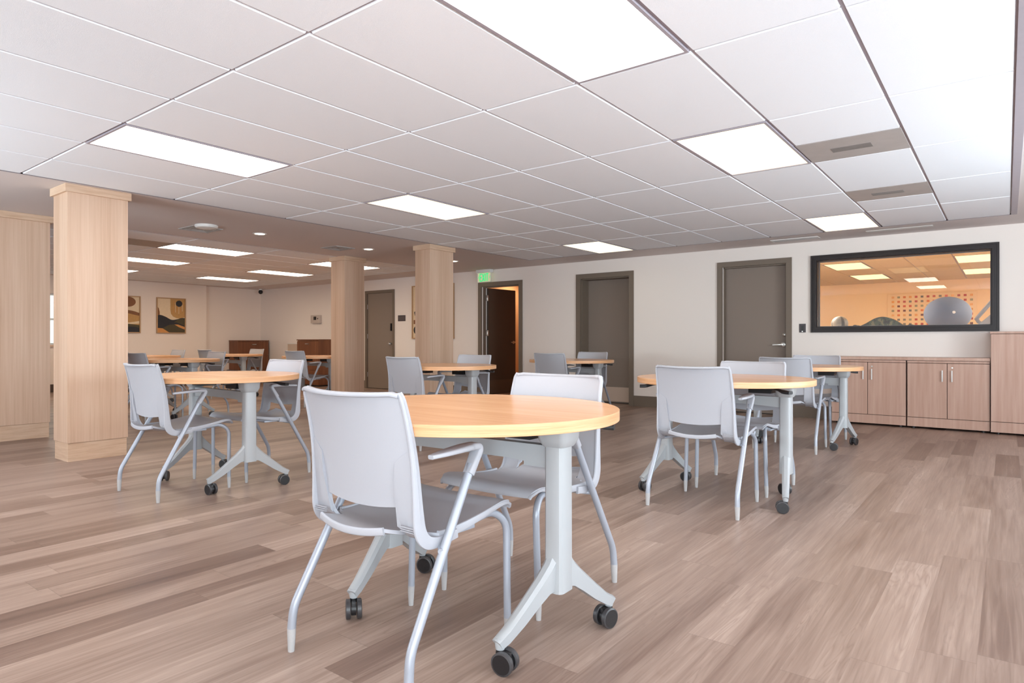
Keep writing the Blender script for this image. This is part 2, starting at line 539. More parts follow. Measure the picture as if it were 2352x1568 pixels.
# ------------------------------------------------------------------ doors in the back wall
def door(n, x0, x1, top, leaf_y, casing=0.075, kick=False, flush=False, lock=None, leaf=True, stop=True):
    """x0..x1 outer casing; the leaf lies leaf_y behind the wall face"""
    root = bpy.data.objects.new('door_%d' % n, None); COL.objects.link(root)
    root['kind'] = 'structure'
    root.location = ((x0 + x1) / 2, YW, 0)
    cx = (x0 + x1) / 2; hw = (x1 - x0) / 2
    b = nb()
    i0, i1 = -hw + casing, hw - casing
    t = 0.022
    dep = 0.16
    for s in (-1, 1):                                           # jambs with a stepped face
        a, c = sorted((s * hw, s * (hw - casing)))
        box(b, a, c, -t, 0.0, 0, top)
        a, c = sorted((s * (hw - casing * 0.98), s * (hw - casing - 0.004)))
        box(b, a, c, -t * 0.6, dep, 0, top - casing)
        if stop:
            a, c = sorted((s * (hw - casing), s * (hw - casing - 0.018)))
            box(b, a, c, 0.03, leaf_y, 0, top - casing)
    box(b, -hw + casing, hw - casing, -t, 0, top - casing, top)
    box(b, i0, i1, -t * 0.6, dep, top - casing - 0.004, top - casing)
    if stop: box(b, i0, i1, 0.03, leaf_y, top - casing - 0.02, top - casing)
    obj('door_frame', b, M_TAUPE, root, smooth=False)
    if leaf:
        b = nb(); box(b, i0 + 0.003, i1 - 0.003, leaf_y, leaf_y + 0.04, 0.012, top - casing - 0.006, 0.002)
        lf = obj('door_leaf', b, M_TAUPEDK, root, smooth=False)
        b = nb(); box(b, i0, i1, leaf_y + 0.004, leaf_y + 0.036, 0, 0.0121)
        obj('gap_seal', b, M_BLACK, root, smooth=False)  # black strip added under the leaf to block light leaking from behind
        if kick:
            b = nb(); box(b, i0 + 0.012, i1 - 0.012, leaf_y - 0.003, leaf_y, 0.03, 0.265, 0.001)
            o = obj('kick_plate', b, M_CREAM, root, smooth=False); o['label'] = 'cream kick plate along the bottom of the door'
    return root, i0, i1, cx

# far door beside the dark plaque
d0, i0, i1, cx = door(1, -10.857, -9.942, 2.115, 0.012, casing=0.055, stop=False)
b = nb(); lathe(b, [(0.026, -0.02), (0.026, -0.035), (0.012, -0.035), (0.012, -0.055), (0.027, -0.058), (0.03, -0.07), (0.02, -0.085), (0.002, -0.087)], 18, (i1 - 0.07, 0.03, 0.97), 'y')
obj('door_knob', b, M_CHROME, d0)
b = nb(); box(b, i1 - 0.06, i1 - 0.035, -0.028, 0.012, 1.24, 1.40, 0.008)
obj('latch_guard', b, M_BLACK, d0)
for z in (0.25, 1.08, 1.72):
    b = nb(); box(b, i0 - 0.006, i0 + 0.012, -0.004, 0.014, z, z + 0.10, 0.002)
    obj('hinge', b, M_CHROME, d0)
# open door under the exit sign
d1, i0, i1, cx = door(2, -7.68, -6.675, 2.115, 0.10, casing=0.075, leaf=False)
hx = i0 + 0.03
lm = Matrix.Translation((hx, 0.14, 0)) @ Matrix.Rotation(math.radians(86), 4, 'Z')
b = nb(); box(b, 0, 0.80, -0.02, 0.02, 0.012, 2.02, 0.002, M=lm)
lf = obj('door_leaf', b, mat('brown_door', srgb(74, 60, 50), 0.5, vary=0.03), d1, smooth=False); lf['label'] = 'dark brown door leaf standing open inward'
b = nb(); box(b, 0.02, 0.78, -0.023, -0.02, 0.03, 0.28, 0.001, M=lm)
obj('kick_plate', b, mat('brown_kick', srgb(92, 74, 60), 0.4, vary=0.03), d1, smooth=False)
for z in (1.12, 1.78):
    b = nb(); box(b, i0 + 0.003, i0 + 0.05, 0.125, 0.15, z, z + 0.11, 0.002); box(b, hx - 0.01, hx + 0.005, 0.10, 0.135, z, z + 0.11, 0.002)
    obj('hinge', b, M_CHROME, d1)
b = nb()
lathe(b, [(0.03, 0), (0.03, -0.012), (0.012, -0.012), (0.012, -0.05), (0.001, -0.05)], 16, (0.73, -0.02, 1.0), 'y')
box(b, 0.62, 0.74, -0.07, -0.055, 0.99, 1.01, 0.004)
bmesh.ops.transform(b, matrix=lm, verts=b.verts)
obj('door_handle', b, M_CHROME, d1)
b = nb(); box(b, i1 - 0.014, i1 - 0.001, 0.04, 0.09, 0.90, 0.96, 0.002)
obj('strike_plate', b, M_BLACK, d1)
# recessed door with the pale kick plate
d2, i0, i1, cx = door(3, -5.577, -4.545, 2.135, 0.24, casing=0.075, kick=True)
b = nb()
box(b, i0 - 0.02, i0, 0.155, 0.30, 0, 2.08); box(b, i1, i1 + 0.02, 0.155, 0.30, 0, 2.08); box(b, i0 - 0.02, i1 + 0.02, 0.155, 0.30, 2.06, 2.10)
obj('jamb_return', b, M_TAUPEDK, d2, smooth=False)
# door with the lever handle
d3, i0, i1, cx = door(4, -3.241, -2.247, 2.155, 0.10, casing=0.07, kick=False)
b = nb()
ly = 0.10
lathe(b, [(0.036, ly), (0.036, ly - 0.01), (0.030, ly - 0.015), (0.013, ly - 0.016), (0.013, ly - 0.055), (0.001, ly - 0.055)], 20, (i1 - 0.06, 0, 0.972), 'y')
sweep(b, smooth_path([(i1 - 0.055, ly - 0.05, 0.972), (i1 - 0.09, ly - 0.055, 0.972), (i1 - 0.19, ly - 0.045, 0.968)], 5), rrect(0.012, 0.007, 0.005), up=(0, 0, 1))
obj('lever_handle', b, M_CHROME, d3)
b = nb(); lathe(b, [(0.027, ly), (0.027, ly - 0.012), (0.018, ly - 0.02), (0.001, ly - 0.022)], 20, (i1 - 0.045, 0, 1.108), 'y')
obj('deadbolt', b, M_CHROME, d3)

# ------------------------------------------------------------------ corridor behind the open door
b = nb()
box(b, -8.7, -8.55, YW + 0.16, 12.6, 0, CEIL + 0.05); box(b, -6.50, -6.4, YW + 0.16, 12.6, 0, CEIL + 0.05)
box(b, -8.7, -6.4, 12.5, 12.6, 0, CEIL + 0.05)
struct('wall_corridor', b, mat('corridor_paint', srgb(222, 176, 132), 0.7, vary=0.02))
b = nb(); box(b, -8.7, -6.4, YW + 0.16, 12.6, CEIL, CEIL + 0.05)
struct('ceiling_corridor', b, M_DRY)
area('corridor_lamp', (-8.1, 11.7, CEIL - 0.03), (0, 0, 0), 0.5, 0.5, 13, (1.0, 0.74, 0.50))

# ------------------------------------------------------------------ exercise room behind the glass
GY = 17.4
b = nb()
box(b, -5.9, -5.8, YW + 0.16, GY + 0.1, 0, CEIL + 0.05); box(b, 3.0, 3.1, YW + 0.16, GY + 0.1, 0, CEIL + 0.05)
box(b, -5.9, 3.1, GY, GY + 0.1, 0, CEIL + 0.05)
M_GYM = mat('gym_paint', srgb(246, 220, 178), 0.75, spec=0.2, bump=0.1, bscale=60)
struct('wall_gym', b, M_GYM)
gxs = [3.0, 2.40, 1.79, 1.18, 0.57, -0.04, -0.65, -1.26, -1.87, -2.48, -3.09, -3.70, -4.31, -4.92, -5.8]
gys = [GY, 16.25, 15.03, 13.81, 12.60, 11.38, 10.16, YW + 0.16]
gl = {(8, 3): 1, (8, 1): 1, (5, 3): 1, (5, 1): 1, (2, 5): 2, (11, 5): 2, (9, 5): 2, (2, 3): 2}
b = nb(); box(b, -5.8, 3.0, YW + 0.16, GY, CEIL + 0.0101, CEIL + 0.06)
cg = struct('ceiling_gym', b, M_GRID)
struct('ceiling_gym_tiles', tile_mesh(gxs, gys, set(gl)), mat('gym_tile', srgb(214, 198, 168), 0.9, vary=0.03, bscale=20), cg)

def panel_light(x0, x1, y0, y1, dm, label, group):
    cx, cy = (x0 + x1) / 2, (y0 + y1) / 2
    t = thing('ceiling_light', label, 'ceiling light', (cx, cy, CEIL), 0, group)
    hx, hy = (x1 - x0) / 2 - 0.009, (y1 - y0) / 2 - 0.009
    f = 0.016
    b = nb()
    for r in ((-hx, -hx + f, -hy, hy), (hx - f, hx, -hy, hy), (-hx + f, hx - f, -hy, -hy + f), (-hx + f, hx - f, hy - f, hy)):
        box(b, r[0], r[1], r[2], r[3], -0.003, 0.010)
    obj('frame', b, M_GRID, t, smooth=False)
    b = nb(); box(b, -hx + f, hx - f, -hy + f, hy - f, 0.003, 0.009)
    obj('diffuser', b, dm, t, smooth=False)
    return t
lab = {(2, 5): 'large ceiling light panel at the top edge of the photo, above the nearest table',
       (2, 3): 'ceiling light panel one row beyond the largest one, beside the nearer grey vent panel',
       (2, 0): 'right row ceiling light panel farthest away, beside the farther grey vent panel',
       (7, 5): 'ceiling light panel in front of the near wooden column, left part of the ceiling',
       (7, 3): 'middle ceiling light panel of the left row, above the middle of the room',
       (7, 0): 'ceiling light panel nearest the green exit sign',
       (2, 7): 'added unseen fill panel overhead behind the camera, right row', (7, 7): 'added unseen fill panel overhead behind the camera, left row'}  # the two rear panels are unseen, added to light the near floor
for (i, j) in LIGHTS_MAIN:
    panel_light(F1[0][i + 1], F1[0][i], F1[1][j + 1], F1[1][j], M_PANELN if j >= 5 else M_PANEL, lab[(i, j)], 'panels in the near ceiling')
labf = {(1, 1): 'ceiling light panel half hidden by the far middle wooden column',
        (1, 3): 'nearest ceiling light panel of the far room, right of the near column',
        (4, 1): 'far room ceiling light panel in the middle, just left of the far middle column',
        (4, 3): 'far room ceiling light panel cut by the near wooden column, second from the front',
        (7, 1): 'farthest ceiling light panel of the far room, in front of the corner camera',
        (7, 3): 'short visible bit of ceiling light panel above the brown sun picture, beside the near column'}
for (i, j) in sorted(SKIP2 - {(1, 4)}):
    panel_light(F2[0][i + 1], F2[0][i], F2[1][j + 1], F2[1][j], M_PANELF, labf[(i, j)], 'panels in the far ceiling')
labg = {(8, 3): 'yellow ceiling light panel behind the glass, near left corner of the window', (8, 1): 'yellow ceiling light panel behind the glass, second one at the left side',
        (5, 3): 'yellow ceiling light panel behind the glass, top right corner of the window', (5, 1): 'yellow ceiling light panel behind the glass, lower one at the right edge'}
for (i, j) in gl:
    panel_light(gxs[i + 1], gxs[i], gys[j + 1], gys[j], M_PANELG if gl[(i, j)] == 1 else M_PANELH, labg.get((i, j)) or 'added unseen fill panel close behind the glass wall, %s' % {(11, 5): 'far left', (9, 5): 'left', (2, 5): 'right', (2, 3): 'farther right'}[(i, j)], 'panels behind the glass')

# grey metal vent panels
def vent_panel(x0, x1, y0, y1, label):
    t = thing('vent_panel', label, 'ceiling vent', ((x0 + x1) / 2, (y0 + y1) / 2, CEIL), 0)
    hx, hy = (x1 - x0) / 2 - 0.004, (y1 - y0) / 2 - 0.004
    b = nb(); box(b, -hx, hx, -hy, hy, 0.0, 0.0095)
    obj('panel', b, M_GREYVENT, t, smooth=False)
    b = nb()
    for k in range(9):
        yy = -0.05 + k * 0.0125
        box(b, -0.13, 0.11, yy, yy + 0.006, -0.0025, 0.001)
    obj('louvre', b, M_VENTDK, t, smooth=False)
vent_panel(*VENTS[0], 'grey metal vent panel in the ceiling beside the second light, the nearer of two')
vent_panel(*VENTS[1], 'grey metal vent panel in the ceiling beside the farthest right light, the farther of two')
vent_panel(F2[0][2], F2[0][1], F2[1][5], F2[1][4], 'grey vent panel in the far ceiling next to the near column')

# ------------------------------------------------------------------ window_1 with dark moulded frame
root = bpy.data.objects.new('window_1', None); COL.objects.link(root); root['kind'] = 'structure'
root.location = ((-2.011 - 0.062) / 2, YW, (1.135 + 2.15) / 2)
hw, hh = (2.011 - 0.062) / 2, (2.15 - 1.135) / 2
b = nb()
def ring(bm, a, c, a2, c2, y0, y1):
    """rectangular ring from outer half sizes a,c to inner a2,c2"""
    for s in (-1, 1):
        prism(bm, [(s * a, -c), (s * a, c), (s * a2, c2), (s * a2, -c2)], 'y', y0, y1)
        prism(bm, [(-a, s * c), (a, s * c), (a2, s * c2), (-a2, s * c2)], 'y', y0, y1)
ring(b, hw, hh, hw - 0.022, hh - 0.022, -0.032, 0.0)
ring(b, hw - 0.022, hh - 0.022, hw - 0.050, hh - 0.050, -0.022, 0.0)
ring(b, hw - 0.050, hh - 0.050, hw - 0.066, hh - 0.066, -0.042, 0.01)
ring(b, hw - 0.066, hh - 0.066, hw - 0.076, hh - 0.076, -0.006, 0.16)
obj('window_frame', b, M_FRAMEDK, root, smooth=False)
b = nb()
ring(b, hw - 0.076, hh - 0.076, hw - 0.084, hh - 0.084, 0.10, 0.115)
obj('glazing_bead', b, mat('bead_grey', srgb(120, 114, 116), 0.35, vary=0.03), root, smooth=False)
b = nb(); box(b, -hw + 0.078, hw - 0.078, 0.105, 0.110, -hh + 0.078, hh - 0.078)
obj('glass_pane', b, M_GLASS, root, smooth=False)

# window_2: narrow view of the blind-covered window on the left wall
root = bpy.data.objects.new('window_2', None); COL.objects.link(root); root['kind'] = 'structure'
root.location = (XP, 4.885, 1.465)
b = nb()
for r in ((-0.465, -0.43, -0.515, 0.515), (0.43, 0.465, -0.515, 0.515), (-0.43, 0.43, -0.515, -0.48), (-0.43, 0.43, 0.48, 0.515), (-0.43, 0.43, -0.02, 0.02)):
    box(b, -0.14, -0.1, r[0], r[1], r[2], r[3])
obj('window_frame', b, M_WHITEP, root, smooth=False)
b = nb(); box(b, -0.2, -0.19, -0.5, 0.5, -0.55, 0.55)
obj('daylit_pane', b, emit('outdoor_light', (0.78, 0.9, 0.86, 1), 1.1), root, smooth=False)
b = nb()
for k in range(40):
    z = -0.47 + k * 0.0242
    box(b, -0.09, -0.075, -0.43, 0.43, z, z + 0.003)
obj('blind', b, M_WHITEP, root, smooth=False)
b = nb(); box(b, -0.1, 0.04, -0.5, 0.5, -0.56, -0.515, 0.003)
obj('window_sill', b, M_OAK, root, smooth=False)
# unseen windows added beside and behind the camera for the fill daylight
for n, (wx, wy, rz, hw) in enumerate(((-5.8, Y0, 0, 1.15), (1.3, Y0, 0, 1.15), (X1, -0.2, PI / 2, 1.2), (X1, 2.6, PI / 2, 1.2), (X1, 5.4, PI / 2, 1.2))):
    root = bpy.data.objects.new('window_%d' % (n + 3), None); COL.objects.link(root); root['kind'] = 'structure'
    root.location = (wx, wy, 1.275); root.rotation_euler = (0, 0, rz)
    b = nb()
    for r in ((-hw, -hw + 0.06, -0.825, 0.825), (hw - 0.06, hw, -0.825, 0.825), (-hw + 0.06, hw - 0.06, -0.825, -0.765), (-hw + 0.06, hw - 0.06, 0.765, 0.825), (-0.03, 0.03, -0.765, 0.765)):
        box(b, r[0], r[1], -0.12, -0.07, r[2], r[3])
    obj('window_frame', b, M_WHITEP, root, smooth=False)

# ------------------------------------------------------------------ wooden columns
def column(xf, y0, y1, depth, label, cap=0.022):
    """xf: x of the face towards the camera side"""
    w = y1 - y0
    t = thing('wooden_column', label, 'column', (xf - depth / 2, (y0 + y1) / 2, 0), 0)
    hx, hy = depth / 2, w / 2
    b = nb(); box(b, -hx, hx, -hy, hy, 0.158, CEIL - 0.062, 0.002)
    obj('shaft', b, M_OAK, t, smooth=False)
    b = nb(); box(b, -hx + 0.008, hx - 0.008, -hy + 0.008, hy - 0.008, 0, 0.158, 0.001)
    obj('plinth', b, M_OAKH, t, smooth=False)
    b = nb(); box(b, -hx - cap, hx + cap, -hy - cap, hy + cap, CEIL - 0.068, CEIL - 0.001, 0.002)
    obj('capital', b, M_OAKH, t, smooth=False)
column(-6.10, 2.085, 2.575, 0.315, 'large light oak column in the left foreground, the nearest one')
column(-6.07, 6.51, 6.995, 0.28, 'light oak column just left of the exit sign, in front of a framed picture')
column(-7.93, 6.57, 6.97, 0.33, 'light oak column in the middle left, between dark cabinet and brown door')
column(-7.88, 2.02, 2.53, 0.33, 'light oak column cut off by the left edge of the photo', cap=0.03)

# ------------------------------------------------------------------ chair
def build_chair():
    t = thing('stacking_chair', '', 'chair')
    # side profile of the backrest edge (y, z), from under the seat to the top
    prof = [(-0.015, 0.437), (-0.06, 0.432), (-0.105, 0.431), (-0.14, 0.441), (-0.160, 0.468), (-0.168, 0.515), (-0.174, 0.58),
            (-0.181, 0.65), (-0.192, 0.72), (-0.208, 0.79), (-0.226, 0.850), (-0.232, 0.870)]
    P = [Vector((0, y, z)) for y, z in prof]
    path = smooth_path(P, 4)
    def hw(z): return 0.238 - 0.012 * max(0, (z - 0.45) / 0.42) ** 1.3
    def bulge(z): return 0.018 + 0.034 * max(0.0, min(1.0, (z - 0.45) / 0.42))
    NU = 24
    b = nb()
    us = [-1 + 2 * i / NU for i in range(NU + 1)]
    cut = 0.66
    us = sorted(set([round(u, 4) for u in us] + [-cut, cut]))
    # front skin rows
    rows = []
    for p in path:
        row = []
        z = p.z
        top = (z - 0.84) / 0.03
        for u in us:
            w = hw(z)
            if z > 0.845: w -= 0.010 * ((z - 0.845) / 0.025) ** 2
            yy = p.y - bulge(z) * (1 - u * u) * (0 if z < 0.445 else min(1, (z - 0.445) / 0.05))
            zz = z - 0.006 * (1 - u * u) * max(0, top)
            # lower edge of the panel: slightly curved
            row.append(b.verts.new((u * w, yy, zz)))
        rows.append(row)
    TH = 0.011
    i0 = next(i for i in range(len(path) - 1) if (path[i].z + path[i + 1].z) / 2 >= 0.535)
    for v, u in zip(rows[i0], us):                                  # lower edge of the panel bows down in the middle
        if abs(u) < cut: v.co.z -= 0.013 * (1 - (u / cut) ** 2)
    keep = []
    for i in range(len(rows) - 1):
        zc = (path[i].z + path[i + 1].z) / 2; yc = (path[i].y + path[i + 1].y) / 2
        for k in range(len(us) - 1):
            uc = (us[k] + us[k + 1]) / 2
            if abs(uc) < cut and zc < 0.535: continue
            if zc < 0.45 and yc > -0.1 and abs(uc) < 0.86: continue
            keep.append(b.faces.new((rows[i][k], rows[i][k + 1], rows[i + 1][k + 1], rows[i + 1][k])))
    for v in list(b.verts):
        if not v.link_faces: b.verts.remove(v)
    b.normal_update()
    # orient so normals point to the sitter (+y) then thicken backwards
    for f in b.faces:
        if f.calc_center_median().z > 0.6:
            ref = f; break
    bmesh.ops.recalc_face_normals(b, faces=b.faces)
    if ref.normal.y < 0: bmesh.ops.reverse_faces(b, faces=b.faces)
    b.normal_update()
    bmesh.ops.solidify(b, geom=list(b.faces), thickness=TH)
    # side flange: deep band following the edge
    for s in (-1, 1):
        pts = []; sc = []
        for p in path:
            w = hw(p.z)
            if p.z > 0.845: w -= 0.010 * ((p.z - 0.845) / 0.025) ** 2
            pts.append((s * (w - 0.004), p.y, p.z)); 
        n = len(pts)
        for i in range(n):
            f = i / (n - 1)
            d = 0.95 + 0.55 * math.exp(-((f - 0.36) / 0.16) ** 2) - 0.35 * max(0, f - 0.6) / 0.4
            sc.append((1, d))
        sec = [(-0.005, -0.015), (0.005, -0.015), (0.0055, 0.0), (0.005, 0.015), (-0.005, 0.015)]
        sec = [(u, v) for u, v in rrect(0.0055, 0.0155, 0.0045, 2)]
        # shift rearwards so the band grows behind the skin
        pts2 = []
        Pv, T = frames(pts)
        for p, tt in zip(Pv, T):
            nrm = Vector((0, -tt.z, tt.y))          # to the rear / below
            if nrm.y > 0: nrm = -nrm
            if tt.z < 0.3 and nrm.z > 0: nrm = -nrm
            pts2.append(p + nrm * (0.004 + 0.0075 * sc[len(pts2)][1]))
        sweep(b, pts2, sec, up=(1, 0, 0), scales=sc)
        # broad rear rib of the upright, with its slanted shoulder
        rib = [(0.155, 0.470), (0.165, 0.60), (0.170, 0.665), (0.222, 0.705), (0.232, 0.60), (0.236, 0.470), (0.222, 0.452), (0.166, 0.452)]
        def yb(x, z):
            u = x / hw(z)
            for i in range(len(path) - 1):
                if path[i].z <= z <= path[i + 1].z and path[i].y < -0.1:
                    ff = (z - path[i].z) / max(1e-6, path[i + 1].z - path[i].z)
                    y = path[i].y + ff * (path[i + 1].y - path[i].y); break
            else: y = -0.155
            return y - bulge(z) * (1 - u * u) * min(1, max(0, (z - 0.445) / 0.05))
        A = [b.verts.new((s * x, yb(x, z) - TH + 0.002, z)) for x, z in rib]
        B = [b.verts.new((s * (x * 0.985 + 0.001), yb(x, z) - TH - (0.012 if 0.46 < z < 0.66 else 0.004), z)) for x, z in rib]
        fs = [b.faces.new(B)]
        for i in range(len(rib)): fs.append(b.faces.new((A[i], A[(i + 1) % len(rib)], B[(i + 1) % len(rib)], B[i])))
        bmesh.ops.recalc_face_normals(b, faces=fs)
        for k in range(3):
            z = 0.462 + k * 0.006
            box(b, s * 0.172 if s > 0 else -0.228, 0.228 if s > 0 else -0.172, -0.196, -0.19, z, z + 0.002)
    # top lip
    tp = []
    p = path[-1]
    for u in [-1 + 2 * i / 20 for i in range(21)]:
        w = hw(p.z) - 0.012
        tp.append((u * w, p.y - bulge(p.z) * (1 - u * u) - 0.010, p.z - 0.006 * (1 - u * u) - 0.003 - (0.006 * max(0, abs(u) - 0.93) / 0.07)))
    sweep(b, tp, rrect(0.0065, 0.014, 0.005, 2), up=(0, 0, 1))
    obj('backrest', b, M_SHELL, t, angle=32)
    # seat
    b = nb()
    sp = [(-0.232, 0.470), (-0.19, 0.458), (-0.14, 0.446), (-0.09, 0.442), (-0.03, 0.443), (0.04, 0.449), (0.12, 0.461), (0.19, 0.473), (0.235, 0.479), (0.268, 0.475), (0.287, 0.462), (0.293, 0.446)]
    NU = 20
    us = [-1 + 2 * i / NU for i in range(NU + 1)]
    spath = smooth_path([Vector((0, y, z)) for y, z in sp], 3)
    rows = []
    for p in spath:
        full = 0.229 if p.y > -0.10 else (0.152 if p.y > -0.16 else 0.152 - 0.012 * ((-0.16 - p.y) / 0.07) ** 2)
        if -0.13 < p.y <= -0.10: full = 0.19
        if p.y > 0.25: full -= 0.018 * ((p.y - 0.25) / 0.043) ** 2
        row = []
        for u in us:
            dish = 0.014 * (1 - u * u) * (0.4 if p.y > 0.2 else 1)
            row.append(b.verts.new((u * full, p.y - (0.02 * (1 - u * u) if p.y < -0.2 else 0), p.z - dish)))
        rows.append(row)
    for i in range(len(rows) - 1):
        for k in range(NU): b.faces.new((rows[i][k], rows[i][k + 1], rows[i + 1][k + 1], rows[i + 1][k]))
    bmesh.ops.recalc_face_normals(b, faces=b.faces)
    b.normal_update()
    if sum(f.normal.z for f in b.faces) < 0: bmesh.ops.reverse_faces(b, faces=b.faces)
    b.normal_update()
    bmesh.ops.solidify(b, geom=list(b.faces), thickness=0.011)
    for s in (-1, 1):
        pts = [(s * 0.226, p.y, p.z - 0.010) for p in spath if -0.10 < p.y < 0.262] 
        pts += [(s * 0.218, 0.286, 0.455), (s * 0.212, 0.291, 0.444)]
        n = len(pts)
        sc = [(1, max(0.34, 1.0 - 0.75 * i / (n - 1))) for i in range(n)]
        sweep(b, pts, rrect(0.0055, 0.0165, 0.004, 2), up=(1, 0, 0), scales=sc)
    # rolled rear lip seen through the slot
    lp = []
    for k in range(17):
        u = -1 + k / 8
        lp.append((u * 0.143, -0.234 - 0.02 * (1 - u * u), 0.463 - 0.014 * (1 - u * u)))
    sweep(b, lp, rrect(0.012, 0.0055, 0.005, 3), up=(0, 0, 1))
    obj('seat', b, M_SHELL, t, angle=40)
    # legs
    for s in (-1, 1):
        b = nb()
        pts = bend_path([(s * 0.195, 0.06, 0.428), (s * 0.205, 0.205, 0.446), (s * 0.222, 0.262, 0.40), (s * 0.229, 0.258, 0.075)], 0.055, 8)
        sweep(b, pts, circ(0.0128), up=(1, 0, 0))
        lg = obj('leg', b, M_TUBE, t)
        b = nb(); sweep(b, [(s * 0.229, 0.258, 0.076), (s * 0.230, 0.258, 0.06), (s * 0.231, 0.258, 0.0)], circ(0.0128), up=(1, 0, 0), scales=[1.03, 1.0, 0.74])
        obj('glide', b, M_CAPS, lg)
        b = nb()
        pts = bend_path([(s * 0.270, -0.258, 0.075), (s * 0.268, -0.252, 0.145), (s * 0.252, 0.036, 0.632)], 0.045, 8)
        sweep(b, pts, circ(0.0142), up=(1, 0, 0))
        lg = obj('leg', b, M_TUBE, t)
        b = nb(); sweep(b, [(s * 0.270, -0.258, 0.076), (s * 0.270, -0.258, 0.06), (s * 0.271, -0.259, 0.0)], circ(0.0142), up=(1, 0, 0), scales=[1.03, 1.0, 0.76])
        obj('glide', b, M_CAPS, lg)
        # arm: socket on the tube, elbow, pad running back
        b = nb()
        pts = bend_path([(s * 0.2535, 0.020, 0.605), (s * 0.250, 0.076, 0.688), (s * 0.252, 0.02, 0.690), (s * 0.256, -0.06, 0.687), (s * 0.254, -0.152, 0.680)], 0.034, 7)
        n = len(pts); sc = []
        for i, p in enumerate(pts):
            f = i / (n - 1)
            if p.z < 0.66 and p.y > 0: sc.append((0.75, 1.5))
            elif p.y > 0.02: sc.append((1.0, 1.15))
            else:
                g = max(0, (-p.y) / 0.152)
                sc.append((1.25 - 0.75 * g ** 3, 1.0 - 0.35 * g))
        sweep(b, pts, rrect(0.0215, 0.0095, 0.007, 3), up=(1, 0, 0), scales=sc)
        obj('armrest', b, M_SHELL, t, angle=50)
        b = nb()
        sweep(b, bend_path([(s * 0.262, -0.118, 0.400), (s * 0.235, -0.09, 0.404), (s * 0.15, -0.02, 0.418)], 0.02, 4), circ(0.0085, 10), up=(0, 0, 1))
        box(b, *(sorted((s * 0.14, s * 0.215))), -0.09, 0.10, 0.414, 0.427, 0.003)
        obj('seat_bracket', b, M_TUBE, t)
    return t

